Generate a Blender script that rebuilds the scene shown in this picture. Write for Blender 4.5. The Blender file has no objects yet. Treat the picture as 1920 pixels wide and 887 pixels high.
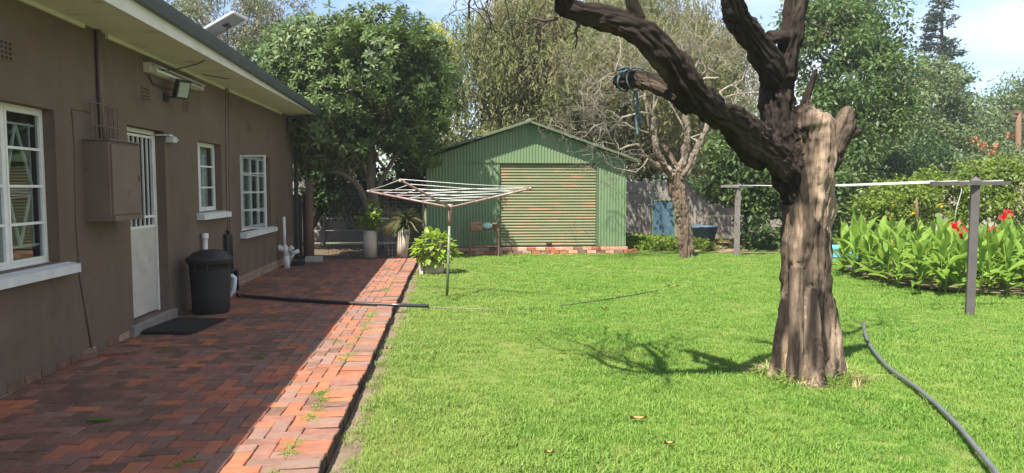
import bpy, bmesh, math, random
import numpy as np
from mathutils import Vector, Matrix, Euler, noise

SC = bpy.context.scene
COL = SC.collection
random.seed(7)
rng = np.random.default_rng(7)
R = math.radians

# ------------------------------------------------------------------ camera
F_PX, PW, PH = 1330.0, 1920.0, 887.0
VPX, VPY = 842.0, 352.0
EYE = 1.6
pitch = math.atan((PH / 2 - VPY) / F_PX)
yaw = math.atan((PW / 2 - VPX) / F_PX * math.cos(pitch))
cam = bpy.data.cameras.new('camera')
cam_o = bpy.data.objects.new('camera', cam)
COL.objects.link(cam_o)
cam_o.location = (0, 0, EYE)
cam_o.rotation_euler = (math.pi / 2 - pitch, 0, -yaw)
cam.sensor_width = 36
cam.lens = F_PX / PW * 36
cam.clip_start = 0.05
cam.clip_end = 2000
SC.camera = cam_o
CM = cam_o.rotation_euler.to_matrix()

def ray(px, py):
    return CM @ Vector(((px - PW / 2) / F_PX, -(py - PH / 2) / F_PX, -1))
def at(px, py, Y):
    d = ray(px, py); return Vector((0, 0, EYE)) + d * (Y / d.y)
def gnd(px, py, z=0.0):
    d = ray(px, py); return Vector((0, 0, EYE)) + d * ((z - EYE) / d.z)
def wal(px, py, X=-3.42):
    d = ray(px, py); return Vector((0, 0, EYE)) + d * (X / d.x)

# ------------------------------------------------------------------ light
SUN = Vector((-0.40, -0.50, 1.0)).normalized()
sun = bpy.data.lights.new('sun', 'SUN')
sun.energy = 5.0
sun.angle = R(0.53)
sun.color = (1.0, 0.94, 0.84)
sun_o = bpy.data.objects.new('sun', sun)
COL.objects.link(sun_o)
sun_o.location = (0, 0, 30)
sun_o.rotation_euler = (-SUN).to_track_quat('-Z', 'Y').to_euler()

world = bpy.data.worlds.new('World')
SC.world = world
world.use_nodes = True
wn, wl = world.node_tree.nodes, world.node_tree.links
wn.clear()
w_out = wn.new('ShaderNodeOutputWorld')
w_bg = wn.new('ShaderNodeBackground')
w_sky = wn.new('ShaderNodeTexSky')
w_sky.sky_type = 'NISHITA'
w_sky.sun_disc = False
w_sky.sun_elevation = math.asin(SUN.z)
w_sky.sun_rotation = math.atan2(SUN.x, SUN.y)
w_sky.altitude = 1400
w_sky.air_density = 1.0
w_sky.dust_density = 0.6
w_sky.ozone_density = 1.0
w_bg.inputs['Strength'].default_value = 0.095
w_tc = wn.new('ShaderNodeTexCoord')
w_mp = wn.new('ShaderNodeMapping')
w_mp.inputs['Scale'].default_value = (1.6, 1.6, 4.2)
w_mp.inputs['Location'].default_value = (0.9, 0.35, 0.1)
w_no = wn.new('ShaderNodeTexNoise')
w_no.inputs['Scale'].default_value = 1.5
w_no.inputs['Detail'].default_value = 7
w_no.inputs['Roughness'].default_value = 0.58
w_rp = wn.new('ShaderNodeValToRGB')
w_rp.color_ramp.elements[0].position = 0.46
w_rp.color_ramp.elements[1].position = 0.70
w_sp = wn.new('ShaderNodeSeparateXYZ')
w_ma = wn.new('ShaderNodeMath'); w_ma.operation = 'MULTIPLY_ADD'
w_ma.inputs[1].default_value = 0.16
wl.new(w_tc.outputs['Generated'], w_sp.inputs[0])
wl.new(w_sp.outputs['X'], w_ma.inputs[0])
w_mx = wn.new('ShaderNodeMixRGB')
w_mx.inputs['Color2'].default_value = (5.2, 5.4, 5.8, 1)
wl.new(w_tc.outputs['Generated'], w_mp.inputs['Vector'])
wl.new(w_mp.outputs['Vector'], w_no.inputs['Vector'])
wl.new(w_no.outputs['Fac'], w_ma.inputs[2])
wl.new(w_ma.outputs[0], w_rp.inputs['Fac'])
wl.new(w_rp.outputs['Color'], w_mx.inputs['Fac'])
wl.new(w_sky.outputs['Color'], w_mx.inputs['Color1'])
wl.new(w_mx.outputs['Color'], w_bg.inputs['Color'])
wl.new(w_bg.outputs['Background'], w_out.inputs['Surface'])

SC.view_settings.view_transform = 'Standard'
SC.view_settings.look = 'None'
SC.view_settings.gamma = 1
SC.view_settings.exposure = 1.36
SC.view_settings.use_curve_mapping = False
SC.render.engine = 'CYCLES'
SC.cycles.max_bounces = 8
SC.cycles.transparent_max_bounces = 12

# ------------------------------------------------------------------ materials
def nodes_of(name):
    m = bpy.data.materials.new(name); m.use_nodes = True
    n, l = m.node_tree.nodes, m.node_tree.links
    return m, n, l, n['Principled BSDF']

def ramp(n, stops):
    r = n.new('ShaderNodeValToRGB')
    e = r.color_ramp.elements
    e[0].position, e[0].color = stops[0][0], (*stops[0][1], 1)
    e[1].position, e[1].color = stops[-1][0], (*stops[-1][1], 1)
    for p, c in stops[1:-1]:
        k = e.new(p); k.color = (*c, 1)
    return r

def noise_node(n, l, vec, scale, detail=5, rough=0.55, dist=0.0):
    t = n.new('ShaderNodeTexNoise')
    t.inputs['Scale'].default_value = scale
    t.inputs['Detail'].default_value = detail
    t.inputs['Roughness'].default_value = rough
    t.inputs['Distortion'].default_value = dist
    if vec is not None: l.new(vec, t.inputs['Vector'])
    return t

def mix(n, l, fac, a, b, kind='MIX'):
    m = n.new('ShaderNodeMixRGB'); m.blend_type = kind
    for s, v in (('Fac', fac), ('Color1', a), ('Color2', b)):
        if hasattr(v, 'is_linked') or hasattr(v, 'links'): l.new(v, m.inputs[s])
        elif s == 'Fac': m.inputs[s].default_value = v
        else: m.inputs[s].default_value = (*v, 1)
    return m.outputs['Color']

def pmat(name, stops, scale=4, rough=0.7, bump=0.0, bscale=60, spec=0.3, metal=0.0,
         stretch=None, detail=5, speck=None, grime=None, randomize=0.0, streak=None):
    """procedural material: a noise picks between colour stops, a second noise gives fine relief"""
    m, n, l, b = nodes_of(name)
    g = n.new('ShaderNodeNewGeometry')
    vec = g.outputs['Position']
    if stretch:
        mp = n.new('ShaderNodeMapping'); mp.inputs['Scale'].default_value = stretch
        l.new(vec, mp.inputs['Vector']); vec = mp.outputs['Vector']
    if len(stops) == 1: stops = [(0.3, stops[0]), (0.7, tuple(c * 0.8 for c in stops[0]))]
    elif not isinstance(stops[0][0], (tuple, list)) and len(stops[0]) == 3:
        k = len(stops) - 1
        stops = [(0.3 + 0.4 * i / k, c) for i, c in enumerate(stops)]
    t = noise_node(n, l, vec, scale, detail)
    r = ramp(n, stops); l.new(t.outputs['Fac'], r.inputs['Fac'])
    col = r.outputs['Color']
    if speck:
        sc_, lo, hi, c = speck
        t3 = noise_node(n, l, vec, sc_, 3)
        r3 = ramp(n, [(lo, (0, 0, 0)), (hi, (1, 1, 1))]); l.new(t3.outputs['Fac'], r3.inputs['Fac'])
        col = mix(n, l, r3.outputs['Color'], col, c)
    if grime:
        sc_, lo, hi, c = grime
        t4 = noise_node(n, l, g.outputs['Position'], sc_, 6, 0.65)
        r4 = ramp(n, [(lo, (0, 0, 0)), (hi, (1, 1, 1))]); l.new(t4.outputs['Fac'], r4.inputs['Fac'])
        col = mix(n, l, r4.outputs['Color'], col, c)
    if streak:
        sc_, lo, hi, c = streak
        ms_ = n.new('ShaderNodeMapping'); ms_.inputs['Scale'].default_value = (4, 4, 0.22); l.new(g.outputs['Position'], ms_.inputs['Vector'])
        t5 = noise_node(n, l, ms_.outputs['Vector'], sc_, 6, 0.7)
        r5 = ramp(n, [(lo, (0, 0, 0)), (hi, (.7, .7, .7))]); l.new(t5.outputs['Fac'], r5.inputs['Fac'])
        col = mix(n, l, r5.outputs['Color'], col, c)
    if randomize:
        oi = n.new('ShaderNodeObjectInfo')
        hs = n.new('ShaderNodeHueSaturation')
        mr = n.new('ShaderNodeMapRange')
        mr.inputs['To Min'].default_value = 1 - randomize; mr.inputs['To Max'].default_value = 1 + randomize
        l.new(oi.outputs['Random'], mr.inputs['Value']); l.new(mr.outputs['Result'], hs.inputs['Value'])
        l.new(col, hs.inputs['Color']); col = hs.outputs['Color']
    l.new(col, b.inputs['Base Color'])
    b.inputs['Roughness'].default_value = rough
    b.inputs['Specular IOR Level'].default_value = spec
    b.inputs['Metallic'].default_value = metal
    if bump:
        t2 = noise_node(n, l, vec, bscale, 4)
        bp = n.new('ShaderNodeBump'); bp.inputs['Strength'].default_value = bump
        bp.inputs['Distance'].default_value = 0.01
        l.new(t2.outputs['Fac'], bp.inputs['Height']); l.new(bp.outputs['Normal'], b.inputs['Normal'])
    return m

def leafmat(name, stops, trans=0.35, rough=0.45, spec=0.35, patch=None):
    """leaf: each leaf carries its own random 'tint', half of the light goes through"""
    m, n, l, b = nodes_of(name)
    a = n.new('ShaderNodeAttribute'); a.attribute_name = 'tint'
    k = len(stops) - 1
    r = ramp(n, [(i / k, c) for i, c in enumerate(stops)])
    l.new(a.outputs['Fac'], r.inputs['Fac'])
    col = r.outputs['Color']
    if patch:
        g = n.new('ShaderNodeNewGeometry')
        t = noise_node(n, l, g.outputs['Position'], patch[0], 3)
        rr = ramp(n, [(0.42, (0, 0, 0)), (0.62, (1, 1, 1))]); l.new(t.outputs['Fac'], rr.inputs['Fac'])
        col = mix(n, l, rr.outputs['Color'], col, patch[1])
    l.new(col, b.inputs['Base Color'])
    b.inputs['Roughness'].default_value = rough
    b.inputs['Specular IOR Level'].default_value = spec
    tr = n.new('ShaderNodeBsdfTranslucent')
    hs = n.new('ShaderNodeHueSaturation'); hs.inputs['Hue'].default_value = 0.485
    hs.inputs['Saturation'].default_value = 1.15; hs.inputs['Value'].default_value = 1.35
    l.new(col, hs.inputs['Color']); l.new(hs.outputs['Color'], tr.inputs['Color'])
    ms = n.new('ShaderNodeMixShader'); ms.inputs['Fac'].default_value = trans
    l.new(b.outputs['BSDF'], ms.inputs[1]); l.new(tr.outputs['BSDF'], ms.inputs[2])
    l.new(ms.outputs['Shader'], n['Material Output'].inputs['Surface'])
    return m

def barkmat(name, dark, mid, pale_a, pale_b):
    m, n, l, b = nodes_of(name)
    a = n.new('ShaderNodeAttribute'); a.attribute_name = 'bark_co'
    p = n.new('ShaderNodeAttribute'); p.attribute_name = 'pale'
    t = noise_node(n, l, a.outputs['Vector'], 26, 8, 0.72)
    r = ramp(n, [(0.32, dark), (0.52, mid), (0.72, tuple(c * 1.5 for c in mid))]); l.new(t.outputs['Fac'], r.inputs['Fac'])
    t2 = noise_node(n, l, a.outputs['Vector'], 10, 9, 0.68)
    r2 = ramp(n, [(0.30, tuple(c * .22 for c in pale_a)), (0.40, tuple(c * .6 for c in pale_a)), (0.49, pale_a), (0.62, pale_b)]); l.new(t2.outputs['Fac'], r2.inputs['Fac'])
    col = mix(n, l, p.outputs['Fac'], r.outputs['Color'], r2.outputs['Color'])
    l.new(col, b.inputs['Base Color'])
    b.inputs['Roughness'].default_value = 0.9
    b.inputs['Specular IOR Level'].default_value = 0.15
    t3 = noise_node(n, l, a.outputs['Vector'], 70, 6, 0.7)
    bp = n.new('ShaderNodeBump'); bp.inputs['Strength'].default_value = 0.9; bp.inputs['Distance'].default_value = 0.02
    l.new(t3.outputs['Fac'], bp.inputs['Height']); l.new(bp.outputs['Normal'], b.inputs['Normal'])
    return m

def glassmat(name, tint=(0.02, 0.022, 0.025), mixf=0.55):
    m, n, l, b = nodes_of(name)
    n.remove(b)
    gl = n.new('ShaderNodeBsdfGlossy'); gl.inputs['Roughness'].default_value = 0.03
    gl.inputs['Color'].default_value = (0.9, 0.95, 1, 1)
    tr = n.new('ShaderNodeBsdfTransparent'); tr.inputs['Color'].default_value = (0.75, 0.8, 0.8, 1)
    lw = n.new('ShaderNodeLayerWeight'); lw.inputs['Blend'].default_value = 0.5
    pw = n.new('ShaderNodeMath'); pw.operation = 'POWER'; pw.inputs[1].default_value = 4.0
    fr = n.new('ShaderNodeMath'); fr.operation = 'MULTIPLY_ADD'; fr.inputs[1].default_value = 0.85; fr.inputs[2].default_value = 0.05
    l.new(lw.outputs['Facing'], pw.inputs[0]); l.new(pw.outputs[0], fr.inputs[0])
    ms = n.new('ShaderNodeMixShader')
    l.new(fr.outputs[0], ms.inputs['Fac']); l.new(tr.outputs['BSDF'], ms.inputs[1]); l.new(gl.outputs['BSDF'], ms.inputs[2])
    l.new(ms.outputs['Shader'], n['Material Output'].inputs['Surface'])
    return m

M = {}
M['plaster'] = pmat('brown_plaster', [(0.118, 0.084, 0.062), (0.16, 0.118, 0.088)], streak=(0.9, .50, .80, (0.096, 0.071, 0.056)), scale=1.6, rough=0.85, bump=0.35, bscale=90, spec=0.2,
                    grime=(1.6, 0.50, 0.74, (0.092, 0.069, 0.055)), speck=(0.7, 0.5, 0.68, (0.178, 0.138, 0.11)), detail=8)
M['inner'] = pmat('inner_wall', [(0.12, 0.115, 0.11), (0.09, 0.085, 0.08)], rough=0.9)
M['white_paint'] = pmat('white_gloss_paint', [(0.72, 0.72, 0.69), (0.62, 0.62, 0.59)], scale=6, rough=0.45, grime=(9, 0.58, 0.8, (0.42, 0.38, 0.32)))
M['door_paint'] = pmat('cream_door_paint', [(0.50, 0.48, 0.43), (0.42, 0.40, 0.35)], scale=4, rough=0.5, grime=(5, 0.56, 0.8, (0.3, 0.27, 0.22)))
M['sill_paint'] = pmat('white_sill_paint', [(0.62, 0.63, 0.64), (0.5, 0.51, 0.52)], scale=7, rough=0.6, bump=0.2, grime=(12, 0.6, 0.8, (0.35, 0.33, 0.3)))
M['soffit'] = pmat('soffit_board_paint', [(0.68, 0.68, 0.645), (0.60, 0.595, 0.555)], scale=2.5, rough=0.7, grime=(3, 0.58, 0.8, (0.3, 0.26, 0.21)))
M['fascia'] = pmat('cream_fascia_paint', [(0.66, 0.65, 0.60), (0.55, 0.53, 0.47)], scale=3, rough=0.55, grime=(8, 0.6, 0.8, (0.3, 0.27, 0.22)))
M['gutter'] = pmat('dark_grey_gutter_paint', [(0.06, 0.07, 0.085), (0.085, 0.095, 0.11)], scale=3, rough=0.5)
M['roof_iron'] = pmat('grey_roof_iron', [(0.2, 0.2, 0.2), (0.27, 0.26, 0.25)], scale=3, rough=0.6, metal=0.2)
M['brown_metal'] = pmat('brown_painted_metal', [(0.135, 0.10, 0.079), (0.165, 0.123, 0.098)], grime=(6, .55, .75, (.1, .07, .05)), scale=3, rough=0.6, bump=0.08)
M['black_plastic'] = pmat('black_plastic', [(0.019, 0.019, 0.02), (0.028, 0.027, 0.027)], scale=5, rough=0.55, bump=0.05, grime=(7, .55, .75, (.045, .042, .04)))
M['rubber'] = pmat('black_rubber_mat', [(0.02, 0.02, 0.021), (0.03, 0.03, 0.03)], scale=30, rough=0.85, bump=0.8, bscale=300)
M['white_plastic'] = pmat('white_drain_plastic', [(0.68, 0.68, 0.67), (0.55, 0.54, 0.51)], scale=9, rough=0.4, grime=(14, 0.58, 0.8, (0.4, 0.36, 0.3)))
M['pale_plastic'] = pmat('pale_blue_plastic_pipe', [(0.62, 0.68, 0.75), (0.55, 0.6, 0.66)], scale=9, rough=0.4)
M['lamp_white'] = pmat('lamp_casing', [(0.62, 0.60, 0.55), (0.5, 0.48, 0.43)], scale=5, rough=0.4)
M['lamp_lens'] = pmat('lamp_lens', [(0.72, 0.75, 0.7), (0.62, 0.65, 0.6)], scale=30, rough=0.2, spec=0.5)
M['flood_lens'] = pmat('floodlight_lens', [(0.30, 0.34, 0.29), (0.24, 0.28, 0.24)], scale=30, rough=0.15, spec=0.5)
M['concrete'] = pmat('grey_concrete', [(0.27, 0.255, 0.23), (0.36, 0.34, 0.31), (0.2, 0.19, 0.17)], scale=3, rough=0.9, bump=0.5, bscale=80, grime=(2.2, 0.55, 0.75, (0.13, 0.12, 0.1)))
M['step_concrete'] = pmat('step_concrete', [(0.24, 0.22, 0.2), (0.16, 0.145, 0.13)], scale=6, rough=0.9, bump=0.5)
M['precast'] = pmat('precast_concrete', [(0.21, 0.19, 0.165), (0.28, 0.255, 0.225)], scale=2, rough=0.9, bump=0.4, bscale=50, stretch=(1, 1, 0.5), grime=(1.3, 0.5, 0.72, (0.15, 0.14, 0.11)))
M['precast_pink'] = pmat('pinkish_precast_concrete', [(0.36, 0.29, 0.24), (0.43, 0.36, 0.30)], scale=2, rough=0.9, bump=0.3)
BR = dict(rough=0.85, bump=0.55, bscale=70, spec=0.2, detail=6, randomize=0.14)
M['brick_orange'] = pmat('orange_paving_brick', [(0.3371, 0.1083, 0.0573), (0.4042, 0.1490, 0.0804)], scale=14, grime=(1.3, 0.48, 0.70, (0.1810, 0.0930, 0.0622)), speck=(5.5, 0.50, 0.68, (0.2752, 0.1300, 0.0860)), **BR)
M['brick_red'] = pmat('red_paving_brick', [(0.2099, 0.0930, 0.0678), (0.2732, 0.1311, 0.0956)], scale=14, grime=(1.5, 0.48, 0.70, (0.1141, 0.0734, 0.0572)), speck=(5.5, 0.50, 0.68, (0.1905, 0.1165, 0.0913)), **BR)
M['brick_dusty'] = pmat('dusty_paving_brick', [(0.1881, 0.1041, 0.0789), (0.2456, 0.1448, 0.1112)], scale=14, grime=(1.5, 0.56, 0.74, (0.1909, 0.1279, 0.1027)), speck=(5.5, 0.50, 0.68, (0.1919, 0.1373, 0.1079)), **BR)
M['brick_dark'] = pmat('dark_paving_brick', [(0.1216, 0.0683, 0.0476), (0.1775, 0.1003, 0.0701)], scale=14, grime=(1.7, 0.54, 0.72, (0.1142, 0.0732, 0.0568)), speck=(5.5, 0.50, 0.68, (0.1971, 0.1266, 0.0925)), **BR)
M['brick_wall'] = pmat('plinth_brick', [(0.22, 0.155, 0.105), (0.31, 0.225, 0.155)], scale=10, speck=(22, 0.6, 0.68, (0.42, 0.38, 0.32)), **BR)
M['brick_shed'] = pmat('shed_base_brick', [(0.46, 0.19, 0.11), (0.56, 0.29, 0.19), (0.4, 0.3, 0.23)], scale=7, speck=(18, 0.6, 0.68, (0.5, 0.46, 0.4)), **BR)
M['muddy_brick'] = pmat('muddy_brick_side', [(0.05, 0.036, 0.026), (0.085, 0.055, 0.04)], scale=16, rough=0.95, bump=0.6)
M['mortar'] = pmat('mortar', [(0.25, 0.23, 0.2), (0.33, 0.3, 0.27)], scale=12, rough=0.95, bump=0.4)
M['sand'] = pmat('joint_sand', [(0.16, 0.115, 0.08), (0.09, 0.07, 0.05), (0.07, 0.075, 0.03)], scale=5, rough=0.95, bump=0.5)
M['soil'] = pmat('bare_soil', [(0.10, 0.07, 0.045), (0.15, 0.11, 0.073), (0.19, 0.145, 0.1)], scale=6, rough=0.95, bump=0.8, bscale=40)
M['dark_soil'] = pmat('shaded_leafy_soil', [(0.06, 0.042, 0.028), (0.095, 0.07, 0.045), (0.13, 0.1, 0.065)], scale=6, rough=0.95, bump=0.8, bscale=40)  # darker copy of the soil, paints the shade of the yard behind the fence
M['red_soil'] = pmat('reddish_soil', [(0.24, 0.15, 0.095), (0.34, 0.225, 0.15)], scale=3, rough=0.95, bump=0.8, bscale=40, speck=(9, 0.56, 0.66, (0.14, 0.15, 0.06)))
M['lawn'] = pmat('lawn_thatch', [(0.09, 0.13, 0.025), (0.12, 0.17, 0.03), (0.15, 0.15, 0.05)], scale=3, rough=0.95, bump=0.8, bscale=60)
M['ground'] = pmat('ground', [(0.1, 0.11, 0.05), (0.14, 0.13, 0.07)], scale=0.4, rough=0.95, bump=0.6)
M['green_iron'] = pmat('green_painted_iron', [(0.115, 0.18, 0.09), (0.155, 0.222, 0.118)], streak=(1.6, .58, .74, (0.15, 0.15, 0.085)), scale=1.5, rough=0.5, stretch=(1, 1, 0.35), grime=(2.5, 0.62, 0.8, (0.15, 0.19, 0.105)), spec=0.3)
M['green_trim'] = pmat('dark_green_trim', [(0.07, 0.11, 0.06), (0.1, 0.145, 0.075)], scale=3, rough=0.55)
M['green_slat'] = pmat('weathered_green_slat', [(0.15, 0.17, 0.088), (0.2, 0.21, 0.115)], scale=2.2, rough=0.6, stretch=(0.6, 1, 5),
                       speck=(3.4, 0.53, 0.70, (0.34, 0.185, 0.105)), grime=(30, 0.68, 0.72, (0.4, 0.36, 0.28)), spec=0.3)
M['shed_roof'] = pmat('weathered_roof_sheet', [(0.21, 0.2, 0.175), (0.13, 0.16, 0.11)], scale=3, rough=0.7)
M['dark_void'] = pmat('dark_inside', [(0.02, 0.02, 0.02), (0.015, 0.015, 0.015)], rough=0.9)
M['steel_pink'] = pmat('weathered_reddish_steel', [(0.26, 0.165, 0.145), (0.36, 0.26, 0.23)], scale=12, rough=0.5, metal=0.2)
M['steel_green'] = pmat('faded_green_steel', [(0.15, 0.19, 0.125), (0.2, 0.235, 0.165)], scale=8, rough=0.5, metal=0.2, speck=(14, 0.56, 0.66, (0.2, 0.11, 0.07)))
M['rust'] = pmat('rusty_steel', [(0.13, 0.07, 0.045), (0.2, 0.11, 0.07)], scale=10, rough=0.75, bump=0.3)
M['line_white'] = pmat('white_plastic_line', [(0.75, 0.74, 0.72), (0.62, 0.6, 0.58)], scale=8, rough=0.4)
M['post_grey'] = pmat('grey_painted_post', [(0.075, 0.068, 0.067), (0.1, 0.09, 0.088)], scale=4, rough=0.6, grime=(5, 0.62, 0.72, (0.17, 0.09, 0.06)), bump=0.1)
M['post_wood'] = pmat('weathered_grey_post', [(0.22, 0.2, 0.18), (0.16, 0.14, 0.125)], scale=8, rough=0.8, bump=0.2)
M['bark_main'] = barkmat('main_bark', (0.011, 0.009, 0.008), (0.032, 0.024, 0.019), (0.25, 0.185, 0.133), (0.43, 0.315, 0.22))
M['bark_bare'] = barkmat('bare_tree_bark', (0.05, 0.034, 0.024), (0.13, 0.09, 0.064), (0.2, 0.16, 0.12), (0.29, 0.25, 0.19))
M['twig'] = pmat('pale_dry_twig', [(0.17, 0.145, 0.112), (0.27, 0.235, 0.185)], scale=5, rough=0.9)
M['bark_grey'] = pmat('grey_brown_bark', [(0.13, 0.105, 0.08), (0.2, 0.165, 0.13)], scale=6, rough=0.9, bump=0.7, stretch=(1, 1, 0.3))
M['bark_dark'] = pmat('dark_bark', [(0.05, 0.038, 0.03), (0.085, 0.065, 0.05)], scale=6, rough=0.9, bump=0.7, stretch=(1, 1, 0.3))
M['timber'] = pmat('old_brown_timber', [(0.12, 0.07, 0.045), (0.18, 0.11, 0.07)], scale=6, rough=0.85, bump=0.4, stretch=(3, 3, 0.4))
M['terracotta'] = pmat('terracotta', [(0.30, 0.13, 0.08), (0.38, 0.19, 0.12)], scale=9, rough=0.85)
M['teal'] = pmat('pale_teal_glaze', [(0.30, 0.50, 0.44), (0.42, 0.6, 0.53)], scale=9, rough=0.35)
M['pale_pot'] = pmat('pale_weathered_pot', [(0.52, 0.45, 0.37), (0.42, 0.35, 0.28)], scale=6, rough=0.9, bump=0.3, grime=(5, 0.55, 0.75, (0.27, 0.22, 0.17)))
M['blue_paint'] = pmat('faded_blue_paint', [(0.035, 0.078, 0.115), (0.06, 0.11, 0.155)], scale=4, rough=0.6, grime=(4, 0.6, 0.8, (0.18, 0.2, 0.2)))
M['blue_bright'] = pmat('bright_blue_plastic', [(0.12, 0.42, 0.68), (0.16, 0.48, 0.74)], scale=4, rough=0.5)
M['hose'] = pmat('grey_garden_hose', [(0.085, 0.092, 0.105), (0.12, 0.125, 0.135)], scale=8, rough=0.4, spec=0.4)
M['black_pipe'] = pmat('black_drain_hose', [(0.018, 0.018, 0.02), (0.03, 0.03, 0.032)], scale=8, rough=0.3, spec=0.6)
M['rope'] = pmat('faded_blue_rope', [(0.05, 0.11, 0.13), (0.12, 0.2, 0.22)], scale=30, rough=0.9)
M['wire'] = pmat('galvanised_wire', [(0.10, 0.10, 0.095), (0.14, 0.14, 0.13)], scale=8, rough=0.5, metal=0.3)
M['cable'] = pmat('black_cable', [(0.03, 0.028, 0.027), (0.04, 0.038, 0.035)], rough=0.6)
M['curtain'] = pmat('net_curtain', [(0.78, 0.78, 0.75), (0.68, 0.68, 0.65)], scale=6, rough=0.95, stretch=(1, 8, 0.3))
M['alu'] = pmat('aluminium_frame', [(0.62, 0.64, 0.66), (0.55, 0.57, 0.6)], scale=8, rough=0.4, metal=0.3)
M['panel_back'] = pmat('panel_backing', [(0.2, 0.21, 0.22), (0.15, 0.16, 0.17)], scale=2, rough=0.5)
M['cells'] = pmat('solar_cells', [(0.012, 0.015, 0.03), (0.016, 0.02, 0.04)], rough=0.15, spec=0.6)
M['tile_roof'] = pmat('neighbour_roof', [(0.42, 0.31, 0.28), (0.5, 0.39, 0.35)], scale=3, rough=0.8)
M['glass'] = glassmat('window_glass')
M['dry_leaf'] = pmat('dry_leaf', [(0.3, 0.16, 0.06), (0.42, 0.27, 0.12)], scale=30, rough=0.8)
M['grass'] = None
M['loquat'] = leafmat('loquat_leaf', [(0.05, 0.085, 0.024), (0.075, 0.12, 0.034), (0.105, 0.155, 0.044), (0.15, 0.2, 0.062)], trans=0.25, rough=0.48, spec=0.28)
M['pepper'] = leafmat('pepper_leaf', [(0.105, 0.145, 0.046), (0.15, 0.19, 0.062), (0.20, 0.205, 0.09), (0.25, 0.275, 0.092)], trans=0.42, rough=0.7, spec=.15, patch=(0.75, (0.20, 0.185, 0.10)))
M['greygreen'] = leafmat('grey_green_leaf', [(0.10, 0.125, 0.055), (0.14, 0.165, 0.075), (0.19, 0.2, 0.10)], trans=0.3, patch=(0.5, (0.165, 0.14, 0.09)))
M['midgreen'] = leafmat('mid_green_leaf', [(0.048, 0.092, 0.026), (0.07, 0.125, 0.036), (0.105, 0.168, 0.05), (0.16, 0.215, 0.07)], trans=0.35)
M['deepgreen'] = leafmat('deep_green_leaf', [(0.028, 0.062, 0.018), (0.045, 0.09, 0.026), (0.07, 0.125, 0.034)], trans=0.3)
M['oliveg'] = leafmat('olive_green_leaf', [(0.085, 0.125, 0.05), (0.115, 0.165, 0.066), (0.16, 0.205, 0.085)], trans=0.3)
M['conifer'] = leafmat('conifer_needles', [(0.022, 0.042, 0.024), (0.034, 0.06, 0.034), (0.052, 0.08, 0.045)], trans=0.15)
M['limegreen'] = leafmat('lime_green_leaf', [(0.12, 0.19, 0.025), (0.165, 0.25, 0.035), (0.22, 0.29, 0.05)], trans=0.4)
M['yellowleaf'] = leafmat('yellow_leaf', [(0.3, 0.33, 0.03), (0.4, 0.42, 0.05), (0.46, 0.45, 0.07)], trans=0.4)
M['creeper'] = leafmat('creeper_leaf', [(0.075, 0.13, 0.022), (0.115, 0.185, 0.03), (0.17, 0.235, 0.045), (0.24, 0.27, 0.05)], trans=0.4)
M['yucca'] = leafmat('yucca_leaf', [(0.07, 0.10, 0.045), (0.1, 0.135, 0.06), (0.2, 0.19, 0.1)], trans=0.2)
M['orange_flower'] = leafmat('orange_flower', [(0.42, 0.13, 0.06), (0.5, 0.19, 0.09)], trans=0.3)
M['yellow_flower'] = leafmat('yellow_flower', [(0.72, 0.5, 0.03), (0.8, 0.6, 0.05)], trans=0.3)
M['red_flower'] = leafmat('red_flower', [(0.62, 0.02, 0.025), (0.75, 0.045, 0.04)], trans=0.3)

def tintless(name, stops, trans=0.35, rough=0.4, spec=0.4, scale=3, veins=None):
    """leaf material whose tint comes from the object's own random number (for leaves that are objects)"""
    m, n, l, b = nodes_of(name)
    o = n.new('ShaderNodeObjectInfo')
    k = len(stops) - 1
    r = ramp(n, [(i / k, c) for i, c in enumerate(stops)])
    l.new(o.outputs['Random'], r.inputs['Fac'])
    col = r.outputs['Color']
    g = n.new('ShaderNodeNewGeometry')
    t = noise_node(n, l, g.outputs['Position'], 18, 3)
    rr = ramp(n, [(0.3, (0.85, 0.85, 0.85)), (0.7, (1.12, 1.12, 1.08))]); l.new(t.outputs['Fac'], rr.inputs['Fac'])
    col = mix(n, l, 1.0, col, rr.outputs['Color'], 'MULTIPLY')
    l.new(col, b.inputs['Base Color'])
    b.inputs['Roughness'].default_value = rough; b.inputs['Specular IOR Level'].default_value = spec
    tr = n.new('ShaderNodeBsdfTranslucent')
    hs = n.new('ShaderNodeHueSaturation'); hs.inputs['Hue'].default_value = 0.485; hs.inputs['Value'].default_value = 1.4
    l.new(col, hs.inputs['Color']); l.new(hs.outputs['Color'], tr.inputs['Color'])
    ms = n.new('ShaderNodeMixShader'); ms.inputs['Fac'].default_value = trans
    l.new(b.outputs['BSDF'], ms.inputs[1]); l.new(tr.outputs['BSDF'], ms.inputs[2])
    l.new(ms.outputs['Shader'], n['Material Output'].inputs['Surface'])
    return m
M['canna'] = tintless('canna_leaf', [(0.13, 0.24, 0.035), (0.18, 0.305, 0.045), (0.225, 0.35, 0.058)], trans=0.45, rough=.55, spec=.2)
M['potleaf'] = tintless('hydrangea_leaf', [(0.17, 0.27, 0.028), (0.23, 0.35, 0.036), (0.29, 0.40, 0.05)], trans=0.4)
M['loquat_obj'] = tintless('loquat_rosette_leaf', [(0.06, 0.10, 0.028), (0.095, 0.145, 0.04), (0.16, 0.215, 0.07)], trans=0.25, rough=0.48, spec=0.28)

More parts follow.
